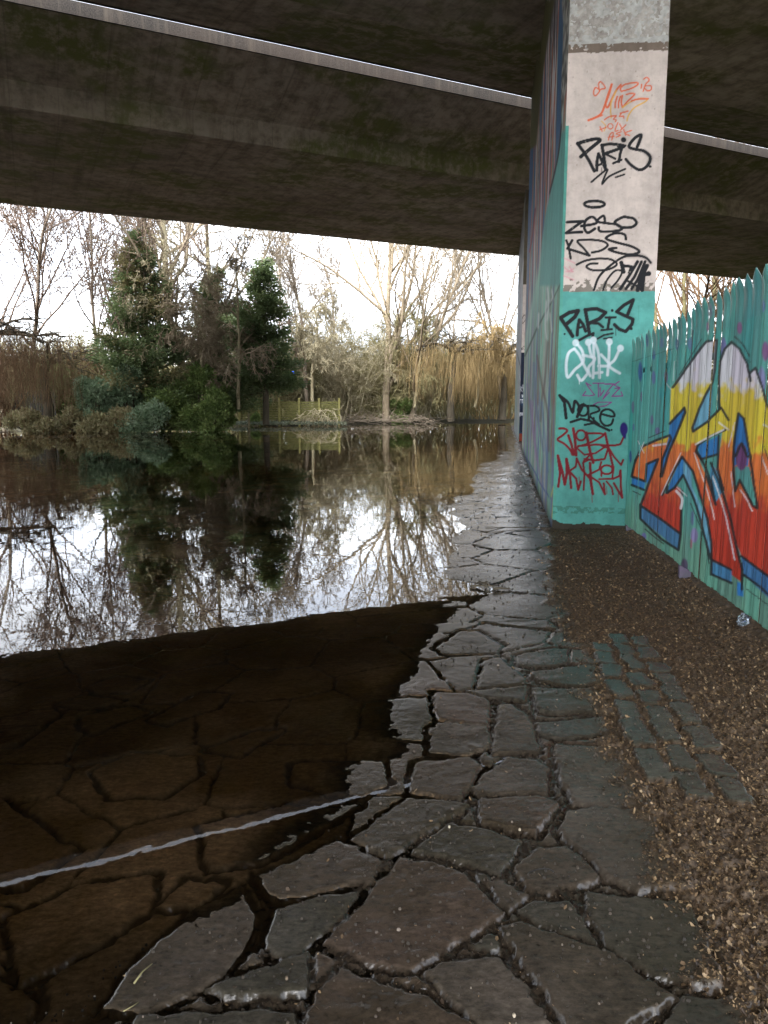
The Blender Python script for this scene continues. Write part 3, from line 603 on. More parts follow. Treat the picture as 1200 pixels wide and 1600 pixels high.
def front2(u, v, S, Zz):
    P = Paint(u, v, (.09, .075, .05)); n = fbm(S*5, Zz*5, 4, 15); P.c *= (.6+.8*n)[..., None]
    z1 = h_at(445, A2_[1]); z2 = h_at(551, A2_[1])
    m = Zz < z1; P.c[m] = (.62, .55, .5); m = Zz < z2+(n-.5)*.12; P.c[m] = (.008, .014, .035); m = (Zz < z2) & (fbm(S*2, Zz*1.2, 3, 77) > .55); P.c[m] = (.01, .03, .07)
    m = Zz < .38+(n-.5)*.1; P.c[m] = (.2, .03, .01); m = Zz < .08; P.c[m] = (.03, .02, .015)
    k = crop(780, 540, 8.883)
    for pts in ([(275,575),(290,640)], [(275,575),(310,580),(295,605),(320,640)], [(330,545),(335,630)], [(322,590),(350,590)], [(315,680),(318,715)], [(315,680),(335,715),(336,680)], [(258,750),(345,752)], [(285,750),(285,800)], [(318,755),(320,800)], [(250,930),(290,930),(285,985),(262,975)], [(300,930),(305,965)], [(320,930),(322,970)], [(300,930),(350,930)]): P.stroke(k(pts), .9, (.6, .62, .66), .25, 1, False)
    for pts in ([(270,0),(300,20),(320,60),(290,60),(350,5)], [(265,60),(300,30),(360,60)]): P.stroke(k(pts), .8, BLK, .25, 1, False)
    P.stroke([(815,500),(819,492),(822,497),(817,505),(815,500)], .9, BLK, .3); return P.c
def side2(u, v, S, Zz):
    P = Paint(u, v, (.36, .40, .42)); a = fbm(S*1.4, Zz*.3, 4, 81); b = fbm(S*1.1, Zz*.4, 4, 82); low = 1-sstep(2.5, 4, Zz)
    for m, c_ in ((sstep(.5, .55, a), (.3, .31, .36)), (sstep(.56, .6, b)*low, (.2, .34, .28)), ((1-sstep(.36, .4, a))*low, (.36, .34, .2)), ((1-sstep(.36, .4, b))*low, (.24, .22, .3))): P.c[:] = P.c*(1-m[..., None]*.8)+np.array(c_)*m[..., None]*.8
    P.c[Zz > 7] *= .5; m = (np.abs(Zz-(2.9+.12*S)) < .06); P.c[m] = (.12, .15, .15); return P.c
pier('distant slim bridge pier, navy at the foot with white lettering, under the far deck', A2_, 12.3, 1.09, 9.6, -.5, (front2, side2, None), (.02, .03, .1, .06))
# ---------------------------------------------------------------- painted palisade fence
F0 = np.array((2.955, 8.84)); F1 = np.array((2.16, 3.02)); FL = float(np.linalg.norm(F1-F0)); FD = (F1-F0)/FL; FN = np.array((FD[1], -FD[0]))
if FN[0] > 0: FN = -FN                     # towards the path
fence = tag(empty('palisade_fence', (F0[0], F0[1], .05)), 'teal metal palisade fence with a white, yellow and orange graffiti piece beside the gravel', 'fence')
finv = -Vector(fence.location)
fm = NT('fence_paint'); a = fm.attr('paint'); f1 = fm.noise(16, 5, .7, (1, 1, .12)); f2 = fm.noise(55, 4, .6); f3 = fm.noise(3, 4, .6)
c = fm.mix(1.0, a, fm.ramp(f1, [(.3, .86), (.62, 1.0)]), 'MULTIPLY'); c = fm.mix(fm.ramp(f2, [(.66, 0.0), (.74, .4)]), c, (.12, .11, .08))
fence_m = fm.fin(c, .55, fm.bump(f2, .3, .002, fm.bump(f1, .2, .002)), .25)
kf = lambda u, v: ((u-970)*5.217, (v-430)*5.217)
def mural(u, v, S, Zz, X):
    U, V = kf(u, v); P = Paint(U, V, TEAL); n = fbm(S*6, Zz*3, 4, 21); n2 = fbm(S*30, Zz*8, 3, 22)
    P.c *= (.82+.36*n)[..., None]
    m = sstep(.56, .66, fbm(S*3, Zz*.7, 3, 25)); P.c[:] = P.c*(1-.5*m[..., None])+np.array((.03, .36, .33))*.5*m[..., None]
    g = 1-sstep(.25, .75, Zz+.3*(n-.5)-.05); P.c[:] = P.c*(1-.5*g[..., None])+np.array((.16, .26, .15))*.5*g[..., None]
    W_ = np.array((.62, .62, .66)); Ye = np.array((.62, .50, .035)); Or = np.array((.62, .15, .03)); Re = np.array((.42, .035, .015))
    def fill(U_, V_):
        # the fade follows the wall: white caps, yellow, orange, red
        lift = (U_-600)*.12; q = V_-lift+ (fbm(U_*.02, V_*.012, 3, 33)-.5)*320
        a1 = sstep(820, 960, q)[:, None]; a2 = sstep(1290, 1420, q)[:, None]; a3 = sstep(1640, 1900, q)[:, None]
        c_ = W_*(1-a1)+Ye*a1; c_ = c_*(1-a2)+Or*a2; return c_*(1-a3)+Re*a3
    BK = (.008, .008, .01); BL = (.02, .17, .44); LB = (.14, .36, .5); PUR = (.14, .08, .26)
    for x, y, rx, ry, c_ in ((160,785,18,80,(.02,.05,.22)), (215,535,15,50,(.01,.02,.2)), (270,835,15,55,(.1,.12,.3)), (335,550,20,40,(.1,.15,.35)), (460,560,15,50,(.03,.08,.2)), (270,650,12,40,(.04,.1,.25)), (565,560,20,50,(.12,.2,.36)),
            (170,990,10,40,(.14,.12,.2)), (100,1075,12,50,(.14,.12,.22)), (730,290,20,60,(.2,.22,.3)), (970,430,22,50,(.22,.07,.2)), (1180,620,28,80,(.22,.06,.22)), (1150,860,32,110,(.24,.2,.44)), (600,2120,30,60,(.24,.18,.4)), (585,1980,14,60,(.1,.12,.25)),
            (190,2130,20,30,(.16,.14,.4)), (80,1480,10,50,(.02,.03,.2)), (370,830,15,50,(.16,.13,.22)), (520,2370,28,60,(.07,.03,.1)), (255,1180,12,40,(.14,.12,.25)), (300,1270,20,30,(.14,.12,.3)), (840,600,24,90,(.16,.13,.36)), (1165,250,14,50,(.14,.2,.4)), (710,420,10,40,(.2,.1,.2)), (105,1240,8,30,(.1,.12,.3)),
            (330,960,16,50,(.03,.34,.33)), (575,2190,10,40,(.3,.1,.14)), (1330,500,26,90,(.16,.13,.36)), (1300,1980,20,60,(.2,.16,.36)), (1500,900,30,110,(.12,.1,.3)), (1700,1500,40,120,(.1,.12,.3))): P.oval(x, y, rx, ry, c_, .2, .85)
    G1 = [(410,920),(530,760),(650,600),(690,545),(785,530),(770,760),(750,870),(690,980),(640,1090),(585,1240),(590,1275),(700,1200),(820,1080),(880,1180),(870,1250),(740,1300),(620,1380),(620,1440),(700,1570),(760,1660),(840,1780),(900,1980),(935,2150),(990,2390),(985,2500),(735,2320),(740,2180),(700,1980),(640,1780),(590,1600),(500,1480),(440,1600),(380,1720),(340,1790),(380,1770),(460,1720),(490,1740),(490,2120),(350,2030),(180,1880),(160,1860),(200,1760),(240,1660),(290,1500),(250,1530),(220,1600),(200,1680),(90,1640),(120,1510),(170,1400),(390,1315),(405,1320),(400,1200)]
    G2 = [(810,700),(850,600),(900,560),(950,590),(1010,690),(1060,800),(1100,760),(1150,900),(1200,1050),(1330,1300),(1420,1700),(1500,2100),(1560,2800),(1400,2620),(1130,2400),(985,2290),(930,2150),(890,1960),(840,1750),(740,1550),(800,1500),(830,1260),(880,1180),(820,1080),(800,1000),(800,850)]
    P.poly(G2, fill, 6); P.poly(G1, fill, 6)
    for pts, c_ in (([(590,1240),(640,1090),(700,970),(750,890),(740,1100),(720,1180),(600,1250)], LB), ([(400,1210),(520,1080),(525,1120),(450,1310),(400,1420),(340,1620),(340,1500),(390,1330)], BL), ([(630,1390),(800,1310),(795,1460),(650,1500)], BL),
            ([(920,1380),(960,1130),(1000,1170),(1050,1460),(1040,1560),(960,1530),(930,1560)], BL), ([(930,1560),(1050,1560),(1110,1880),(1090,1880),(970,1680),(935,1740)], TEAL), ([(380,1770),(400,1700),(500,1480),(520,1520),(510,1630),(440,1730)], BL), ([(510,1500),(570,1570),(580,1720),(640,1850),(700,1980),(740,2180),(730,2300),(690,2150),(600,1830),(512,1640)], LB),
            ([(90,1640),(200,1680),(190,1750),(90,1710)], BL), ([(210,1540),(300,1500),(240,1660),(210,1700)], BL), ([(170,1880),(480,2110),(470,2240),(160,1980)], (.05,.16,.3)), ([(735,2330),(905,2400),(905,2510),(740,2440)], (.05,.2,.36)), ([(985,2290),(1130,2400),(1560,2720),(1560,2960),(1000,2440)], (.04,.14,.3)),
            ([(740,1540),(790,1600),(840,1750),(770,1860),(700,1650)], (.04,.2,.34)), ([(640,1510),(790,1460),(790,1590),(735,1540),(720,1700),(690,1620)], TEAL), ([(740,1540),(760,1550),(830,1730),(770,1640)], LB), ([(950,2500),(1000,2520),(1000,2620),(950,2610)], BL), ([(1165,1380),(1200,1470),(1260,1700),(1190,1480)], BK)): P.poly(pts, c_, 5)
    P.oval(985, 1480, 48, 110, (.15, .05, .16), .1)
    OL = ([(425,915),(480,840),(530,765),(600,670),(650,600),(700,540),(785,530)], [(785,530),(770,760),(750,870),(690,980),(640,1090),(585,1245),(590,1275),(700,1200),(820,1080),(880,1180)], [(805,1080),(800,850),(812,700),(850,600),(905,545),(970,600),(1030,720),(1060,860)], [(1050,800),(1100,755),(1150,900),(1190,1050),(1330,1300),(1420,1700)],
        [(400,1210),(520,1080),(525,1120),(450,1310),(400,1420),(335,1640)], [(180,1395),(290,1345),(400,1305),(410,1335),(340,1500),(325,1640)], [(120,1510),(175,1400)], [(120,1510),(90,1640),(200,1680),(212,1540),(305,1500),(235,1680),(195,1790),(165,1870)], [(90,1710),(190,1750)], [(165,1880),(330,1990),(490,2110),(470,2240),(330,2150),(160,1985),(160,1870)], [(490,2110),(500,1760)],
        [(340,1790),(400,1650),(500,1480),(590,1600),(650,1800),(705,1980),(740,2180),(740,2330),(735,2440)], [(380,1775),(440,1730),(510,1630),(600,1830),(640,1960),(690,2150),(730,2310)], [(375,1775),(380,1720)], [(855,1260),(740,1310),(630,1385),(615,1440),(655,1500),(790,1460)], [(620,1430),(690,1560),(740,1700),(775,1870),(700,1640)], [(800,1310),(790,1580),(840,1750)], [(735,1530),(800,1680),(860,1860),(900,2000),(940,2200),(990,2400)],
        [(920,1400),(960,1125),(1005,1170),(1055,1470),(1115,1900),(1080,1880),(970,1670),(935,1760),(920,1600),(920,1400)], [(940,1470),(985,1370),(1035,1480)], [(745,2320),(900,2400)], [(745,2440),(905,2510)], [(985,2290),(1130,2400),(1350,2560),(1560,2720)], [(1000,2440),(1150,2550),(1560,2960)], [(985,2350),(990,2560)])
    for o_ in OL: P.stroke(o_, 21, BK, 4, .95, False)
    for o_, w_ in (([(660,520),(560,680),(480,810)], 7), ([(930,500),(1000,570),(1050,660)], 12), ([(1020,680),(1060,710)], 6), ([(230,1325),(360,1270)], 8), ([(100,1760),(160,1790)], 9), ([(200,2070),(270,2130),(350,2190)], 10), ([(570,1860),(640,2030),(690,2160),(720,2350)], 8), ([(1030,2560),(1150,2650),(1300,2760)], 8)): P.stroke(o_, w_, BK, 3, .9)
    for o_, w_ in (([(330,1790),(400,1640),(490,1450)], 8), ([(600,1450),(650,1600),(700,1740),(745,1900),(765,1990)], 9), ([(750,1640),(800,1780),(860,1980),(930,2320)], 12), ([(900,1600),(930,1890)], 8), ([(975,1750),(1030,1830),(1070,1920)], 11), ([(800,1200),(880,1260)], 12), ([(140,1350),(190,1450)], 6), ([(190,1360),(150,1460)], 6), ([(1150,1480),(1200,1620)], 10),
            ([(370,880),(410,930)], 6), ([(440,700),(430,860)], 5), ([(265,1390),(370,1375)], 16), ([(455,1760),(500,1820),(490,1900)], 22), ([(460,1730),(540,1800)], 8), ([(880,1400),(930,1200)], 8), ([(610,1380),(700,1330),(840,1260)], 14), ([(1165,1220),(1210,1240)], 14)): P.stroke(o_, w_, (.7, .68, .7), 3, .85)
    P.c *= (.85+.3*n2)[..., None]*1.02
    m = (S < 1.9) & (Zz > 2.07+.01*S); P.c[m] = P.c[m]*.75+np.array((.12, .3, .25))*.25
    m = (S < 1.9) & (np.abs(Zz-2.07-.01*S) < .005); P.c[m] *= .5
    m = (S > 1.9) & (Zz > 2.06+.02*S) & (_hash(np.floor(S/.165), np.ones_like(S), 9) > .35); P.c[m] = P.c[m]*.8+np.array((.12, .22, .25))*.2
    # drab slats where the boards alternate
    alt = (_hash(np.floor(S/.165), np.zeros_like(S), 4) > .6); P.c[alt] *= np.array((.86, .8, .86))
    return P.c
npale = int(FL/.165); pal_grid_n = 13
for i in range(npale):
    s0 = i*.165; wv = .156; top_z = 2.33+.085*(s0/4.2)+(.03 if s0 > 2.55 else 0)+rs.uniform(-.008, .008); zb = .135+.1*(s0/4.2)+rs.uniform(-.006, .006)
    S, T = np.meshgrid(np.linspace(0, 1, pal_grid_n), np.linspace(0, 1, 300)); Zz = zb+(top_z-zb)*T
    dz = top_z-Zz; wid = np.where(dz < .085, np.clip(1-((.085-dz)/.085)**1.6, 0.08, 1), 1.0)
    xx = (S-.5)*wv*wid; ridge = .005*np.cos((S-.5)*2*math.pi*1.5)*wid
    off = .018+ridge+.02*sstep(.16, 0, dz)**1.3+rs.uniform(-.003, .003)+rs.uniform(-.01, .01)*T+(S-.5)*rs.uniform(-.008, .008)
    sc_ = s0+wv/2; X = F0[0]+FD[0]*(sc_+xx)+FN[0]*off; Y = F0[1]+FD[1]*(sc_+xx)+FN[1]*off
    u, v = to_px(X, Y, Zz); cc = mural(u, v, sc_+xx, Zz, X)
    tp = sstep(.16, .06, dz); rim = sstep(.34, .47, np.abs(S-.5))*sstep(.30, .12, dz); cc = cc*(1-.75*rim[..., None])+np.array((.30, .36, .34))*.75*rim[..., None]
    o = grid_mesh('pale', np.stack([X, Y, Zz], -1), fence_m, fence, cols={'paint': cc}); o.matrix_parent_inverse.translation = finv
    sm = o.modifiers.new('thickness', 'SOLIDIFY'); sm.thickness = .003; sm.offset = 0
steel = simple('fence_steel', (.16, .24, .21), (.07, .09, .08), 10, .6)
rz_f = math.atan2(FD[1], FD[0])
for z in (.55, 1.95):
    r_ = MB(); c_ = F0+FD*FL/2-FN*.012; r_.box((c_[0], c_[1], z), (FL, .03, .05), rz_f); o = r_.build('rail', steel, fence); o.matrix_parent_inverse.translation = finv
pst = simple('post_paint', (.075, .055, .09), (.04, .05, .045), 10, .6)
for s0 in (.02, 2.52, 5.1):
    r_ = MB(); c_ = F0+FD*s0-FN*.035; r_.box((c_[0], c_[1], 1.05), (.05, .10, 2.3), rz_f); o = r_.build('post', pst, fence, bevel=.004); o.matrix_parent_inverse.translation = finv
# ---------------------------------------------------------------- vegetation
def bark(name, c1, c2, sc_=3): return simple(name, c1, c2, sc_, .9, .5, .03, (1, 1, .3), .15)
def leafy(name, c1, c2, c3, sc_=.9):
    t = NT(name); f = t.noise(sc_, 4, .7); g = t.n('ShaderNodeObjectInfo'); ge = t.n('ShaderNodeNewGeometry')
    c = t.ramp(f, [(.3, c2), (.5, c1), (.7, c3)]); c = t.mix(t.math('MULTIPLY', ge.outputs['Random Per Island'], .6), c, c2)
    m = t.fin(c, .55, None, .35); tl = t.n('ShaderNodeBsdfTranslucent'); t.l(c, tl.inputs[0]); ms = t.n('ShaderNodeMixShader'); ms.inputs[0].default_value = .4
    t.l(t.b.outputs[0], ms.inputs[1]); t.l(tl.outputs[0], ms.inputs[2]); t.l(ms.outputs[0], t.out.inputs[0]); return m
B_GREY = bark('grey_bark', (.30, .25, .19), (.14, .11, .08)); B_TAN = bark('tan_bark', (.33, .27, .19), (.17, .135, .09)); B_DARK = bark('dark_bark', (.11, .095, .07), (.055, .045, .03))
B_RED = bark('reddish_twigs', (.20, .145, .11), (.11, .08, .06)); B_GOLD = bark('golden_twigs', (.38, .27, .13), (.20, .15, .07)); B_OLIVE = bark('olive_twigs', (.25, .22, .11), (.13, .12, .06)); B_BROWN = bark('brown_twigs', (.22, .14, .08), (.11, .07, .04))
B_PALE = bark('pale_twigs', (.40, .36, .24), (.24, .2, .12))
def nrm(v): return v/(np.linalg.norm(v)+1e-9)
def grow(mbs, rng, p, d, Ln, r, lvl, spec):
    """spec: kids per level, wiggle, up pull, angle range, length ratio, min radius"""
    n = spec.get('seg', (9, 7, 5, 4, 3))[lvl]; pts = [p.copy()]; rr = [r]; dirs = [d]
    wig = spec['wig'][min(lvl, len(spec['wig'])-1)]; up = spec['up'][min(lvl, len(spec['up'])-1)]; end = spec.get('end', .35)
    for i in range(n):
        d = nrm(d+rng.normal(0, wig, 3)+np.array((0, 0, up))); p = p+d*Ln/n; pts.append(p.copy()); dirs.append(d); rr.append(max(r*(1-(1-end)*(i+1)/n), spec['rmin']))
    if min(q[2] for q in pts) < .15 and lvl > 0: pts = [np.array((q[0], q[1], max(q[2], .2))) for q in pts]
    mbs[0 if lvl == 0 else 1].tube(pts, rr, (7, 5, 4, 3, 3)[lvl])
    if lvl >= len(spec['kids']): return
    k = spec['kids'][lvl]; t0 = spec['t0'][lvl]
    for j in range(k):
        t = t0+(1-t0)*(j+rng.random())/k; i = min(int(t*n), n-1); f = t*n-i
        q = pts[i]*(1-f)+pts[i+1]*f; dd = dirs[i+1]
        a = nrm(np.cross(dd, nrm(rng.normal(0, 1, 3)))); ang = R(rng.uniform(*spec['ang'][lvl]))
        nd = nrm(dd*math.cos(ang)+a*math.sin(ang)); taper = 1-spec.get('tap', .55)*(t-t0)/(1-t0+1e-6)
        grow(mbs, rng, q, nd, Ln*rng.uniform(*spec['len'][lvl])*taper, max(rr[i]*spec.get('rr', .55), spec['rmin']), lvl+1, spec)
BARE = dict(kids=(14, 7, 5, 4), wig=(.07, .13, .17, .2), up=(.05, .10, .06, .03), ang=((25, 50), (25, 50), (25, 55), (25, 60)), len=((.4, .6), (.4, .6), (.4, .62), (.4, .6)), t0=(.3, .2, .15, .1), rmin=.016, tap=.5)
def tree(name, label, px, Y, top, spec=BARE, seed=0, trunk_r=.2, tm=None, cm_=None, lean=(0, 0), zb=.2, cat='tree', group='bare winter trees across the river', base_x=None):
    rng = np.random.default_rng(seed); X = at(px, Y) if base_x is None else base_x; H = h_at(top, Y)-zb
    e = tag(empty(name, (X, Y, zb)), label, cat, group); a, b = MB(), MB()
    grow((a, b), rng, np.zeros(3), nrm(np.array((lean[0], lean[1], 1.0))), H, trunk_r, 0, spec)
    a.build('trunk', tm or B_GREY, e, True); b.build('crown', cm_ or B_GREY, e, True); return e
UPR = dict(BARE, kids=(15, 6, 5, 4), ang=((15, 38), (20, 45), (25, 50), (25, 60)), up=(.02, .14, .1, .05), len=((.35, .62), (.4, .6), (.4, .6), (.4, .6)), t0=(.2, .2, .15, .1))
MULTI = dict(BARE, kids=(11, 7, 5, 4), t0=(.08, .2, .15, .1), ang=((14, 42), (20, 42), (25, 50), (25, 60)), len=((.75, 1.0), (.4, .6), (.4, .6), (.4, .6)), up=(.03, .07, .06, .03), tap=.35, rr=.6)
# ragged bare trees on the left
tree('bare_tree', 'tall bare tree with forked purple-grey branches at the far left above the willow', 60, 44, 262, dict(BARE, kids=(17, 8, 6, 4), wig=(.12, .15, .18, .2), kidsx=0), 3, .15, cm_=B_RED, lean=(.06, 0))
tree('bare_tree', 'thin bare tree between the forked left tree and the leaning one', 163, 46, 300, UPR, 4, .13, cm_=B_RED)
tree('leaning_tree', 'dark bare tree leaning right with arching limbs just left of the conifer', 178, 43.5, 400, dict(MULTI, kids=(7, 6, 5, 4), ang=((20, 65), (20, 42), (25, 50), (25, 60)), up=(.0, .12, .08, .03)), 5, .15, tm=B_DARK, cm_=B_RED, lean=(.4, 0))
tree('bare_tree', 'slim straight dark-trunked tree touching the left side of the conifer', 182, 47, 330, UPR, 6, .12, tm=B_DARK, cm_=B_RED)
tree('bare_tree', 'bare tree cut by the left edge of the photo, behind the willow', 5, 47, 300, BARE, 7, .17, cm_=B_RED)
# two pale giants behind the conifers
tree('pale_tree', 'tall pale-trunked tree rising between the two conifers, left of its twin', 302, 45, 215, dict(BARE, kids=(18, 6, 5, 4), t0=(.35, .2, .15, .1), ang=((30, 60), (25, 50), (25, 55), (25, 60))), 8, .27, B_PALE, B_TAN)
tree('pale_tree', 'pale ivy-flecked trunk just right of its taller twin between the conifers', 335, 46, 235, dict(BARE, kids=(17, 6, 5, 4), t0=(.35, .2, .15, .1), ang=((30, 60), (25, 50), (25, 55), (25, 60))), 9, .21, B_PALE, B_TAN)
# centre and right
tree('bare_tree', 'slender upright bare tree in the gap right of the dark conifer', 482, 52, 385, UPR, 10, .15, cm_=B_GREY)
tree('bare_tree', 'fine-twigged bare tree left of the big many-limbed tree', 528, 58, 405, dict(UPR, kids=(12, 6, 5, 4)), 11, .12)
tree('large_bare_tree', 'largest many-limbed bare tree standing above the thicket in the middle', 603, 56, 338, dict(MULTI, kids=(14, 7, 6, 4)), 12, .30, B_TAN, B_TAN, group=None)
tree('bare_tree', 'tan bare tree with steep limbs just right of the largest many-limbed tree', 642, 57, 362, dict(MULTI, kids=(9, 6, 5, 4)), 13, .2, B_TAN, B_TAN, lean=(.12, 0))
tree('bare_tree', 'bare tree with wide grey crown beside the far pier', 782, 60, 400, dict(MULTI, kids=(10, 6, 6, 4), t0=(.25, .2, .15, .1)), 14, .19, B_GREY, B_GREY)
tree('bare_tree', 'faint small bare tree between the tan tree and the one by the far pier', 722, 68, 425, UPR, 15, .13)
tree('bare_tree', 'tall thin bare tree behind the dark conifer', 432, 58, 372, UPR, 16, .13)
# behind the palisade fence
for px, Y, tp, sd, lb, ln in ((1062, 57, 380, 20, 'bare tree with forked mossy trunk behind the palisade fence, nearest the pier', (.05, 0)), (1092, 60, 360, 21, 'dark upright trunk in the middle behind the palisade fence', (.02, 0)), (1132, 62, 370, 22, 'reddish trunk behind the right end of the palisade fence', (0, 0)), (1035, 66, 395, 23, 'thin tree directly behind the pier edge and fence', (-.03, 0)), (1180, 58, 380, 24, 'twiggy tree behind the tallest pickets', (0, 0))):
    tree('bare_tree', lb, px, Y, tp, dict(MULTI, kids=(9, 6, 5, 3), rmin=.014), sd, .26, B_OLIVE if sd != 22 else B_TAN, B_BROWN, ln, .2, group='trees behind the palisade fence')
# conifers ------------------------------------------------------------
def leaf_cards(mb, C_, D_, ln, wd, rng, dens=1):
    """small leaf-shaped faces at C_ along D_"""
    n = len(C_); D_ = D_/(np.linalg.norm(D_, axis=1)[:, None]+1e-9); s = np.cross(D_, rng.normal(0, 1, (n, 3))); s /= np.linalg.norm(s, axis=1)[:, None]+1e-9
    l = ln*rng.uniform(.6, 1.3, (n, 1)); w_ = wd*rng.uniform(.6, 1.3, (n, 1))
    v = np.stack([C_, C_+D_*l*.45+s*w_, C_+D_*l, C_+D_*l*.45-s*w_], 1).reshape(-1, 3)
    mb.addn(v, np.arange(n*4).reshape(-1, 4))
G_FIR = leafy('conifer_needles', (.14, .19, .075), (.06, .09, .04), (.23, .26, .12)); G_TIP = leafy('tan_needles', (.24, .21, .10), (.11, .12, .05), (.4, .32, .18)); 
G_LAU = leafy('laurel_leaves', (.24, .33, .2), (.10, .16, .09), (.46, .54, .40), 1.6); G_BUSH = leafy('bush_leaves', (.20, .28, .08), (.08, .12, .04), (.35, .40, .16), 1.4); G_BR = leafy('bramble_leaves', (.28, .28, .14), (.2, .14, .08), (.5, .46, .3), 2.2)
def conifer(label, px, Y, top, wpx, seed, n=86, tipc=None, z0_=.06):
    rng = np.random.default_rng(seed); X = at(px, Y); H = h_at(top, Y)-.3; Wd = wpx/F*Y/2
    e = tag(empty('conifer', (X, Y, .3)), label, 'conifer', 'dark conifers on the far bank'); t, b, lf, tf = MB(), MB(), MB(), MB()
    t.tube([(0, 0, 0), (.05, 0, H*.5), (0, 0, H)], [.2, .13, .02], 6)
    for i in range(n):
        f = (i+rng.random())/n; z = H*(z0_+(.99-z0_)*f); a = rng.random()*2*math.pi; L_ = Wd*(1-f**1.5)**.9*rng.uniform(.6, 1.15)+.25
        d = np.array((math.cos(a), math.sin(a), .15+.5*f)); pts = [np.array((0, 0, z))]
        for k in range(5): d = nrm(d+np.array((0, 0, -.10+.06*k))+rng.normal(0, .06, 3)); pts.append(pts[-1]+d*L_/5)
        b.tube(pts, [.05, .04, .03, .022, .015, .01], 3)
        m = int(330*L_/1.6); tt = rng.random(m)**.7*5; ii = np.minimum(tt.astype(int), 4); fr_ = (tt-ii)[:, None]; PT = np.array(pts)
        c0 = PT[ii]*(1-fr_)+PT[ii+1]*fr_; sp = (.10+.25*(L_/2)*(1-np.abs(tt/5-.5)))[:, None]; off = rng.normal(0, 1, (m, 3))*sp*np.array((1, 1, .45)); cc = c0+off
        dd = off+np.array((math.cos(a), math.sin(a), -.1))*.25
        tip = tipc is not None and rng.random() < tipc(f, a)
        leaf_cards(tf if tip else lf, cc, dd, .22, .042, rng)
    t.build('trunk', B_DARK, e, True); b.build('branches', B_DARK, e, True); lf.build('foliage', G_FIR, e)
    if tf.n: tf.build('dry_foliage', G_TIP, e)
    return e
conifer('conifer with tan, twiggy upper half and dark green lower boughs, left of the pale trunks', 230, 42, 356, 150, 31, 120, lambda f, a: .45*(f > .5)+.05)
conifer('densest dark green conifer with a pointed top at the right end of the clump', 415, 43, 405, 100, 32, 100, None, .2)
conifer('shaded conifer half hidden behind the pale trunks', 342, 46, 418, 140, 33, 92, lambda f, a: .1)
# dead hanging birch-like sprays draped over the pale trunks
def spray_tree(label, px, Y, top, wpx, seed, m_, name='twiggy_tree', group=None, droop=-.12, zb=1.2, n0=12):
    sp = dict(kids=(n0, 8, 7, 5), wig=(.1, .16, .2, .25), up=(.02, .0, droop, droop*1.5), ang=((35, 75), (30, 60), (30, 60), (30, 70)), len=((.3, .5), (.45, .65), (.4, .6), (.4, .6)), t0=(.25, .15, .1, .1), rmin=.014, tap=.3)
    return tree(name, label, px, Y, top, sp, seed, .12, B_PALE, m_, zb=zb, group=group)
spray_tree('brownish twiggy tree draped around the taller pale trunk', 296, 43.6, 420, 80, 41, B_PALE)
spray_tree('pinkish-tan drooping twiggy tree in front of the shaded conifer', 372, 42, 425, 90, 42, B_TAN)
spray_tree('low brown twiggy tree under the tall pale trunk', 318, 41, 480, 60, 43, B_TAN)
# evergreen and bramble shrubs -----------------------------------------
def shrub(name, label, px, Y, top, wpx, seed, m_, n=9000, leaf=(.16, .05), depth=None, zb=.1, lumps=14, cat='shrub', group='evergreen shrubs on the far bank', stems=B_DARK):
    rng = np.random.default_rng(seed); X = at(px, Y); H = h_at(top, Y)-zb; Wd = wpx/F*Y/2; Dp = depth or Wd*.7
    e = tag(empty(name, (X, Y, zb)), label, cat, group); lf, st = MB(), MB()
    ls = []
    for k in range(lumps):
        a = rng.random()*2*math.pi; q = rng.random()**.6; z = rng.uniform(.1, .8)*H; lim = math.sqrt(max(0.05, 1-(z/H)**2))
        ls.append((math.cos(a)*Wd*.75*q*lim, math.sin(a)*Dp*.75*q*lim, z, rng.uniform(.22, .42)*min(Wd, H*1.2)))
    W_ = np.array([l[3]**2 for l in ls]); W_ /= W_.sum(); idx = rng.choice(lumps, n, p=W_); Ls = np.array(ls)[idx]
    dr = rng.normal(0, 1, (n, 3)); dr /= np.linalg.norm(dr, axis=1)[:, None]; rad = Ls[:, 3:4]*(rng.random((n, 1))**.35)*(1+.18*np.sin(dr[:, :1]*7+dr[:, 2:]*9))
    c = Ls[:, :3]+dr*rad*np.array((1, 1, .9)); c[:, 2] = np.clip(c[:, 2], .02, None)
    leaf_cards(lf, c, dr+rng.normal(0, .7, (n, 3)), leaf[0], leaf[1], rng)
    for l in ls: st.tube([(l[0]*.3, l[1]*.3, 0), (l[0]*.7, l[1]*.7, l[2]*.6), (l[0], l[1], l[2]), (l[0]*1.2+rng.normal(0, .2), l[1]*1.2, l[2]+l[3]*.9)], [.05, .035, .022, .01], 4)
    lf.build('foliage', m_, e); st.build('stems', stems, e, True); return e
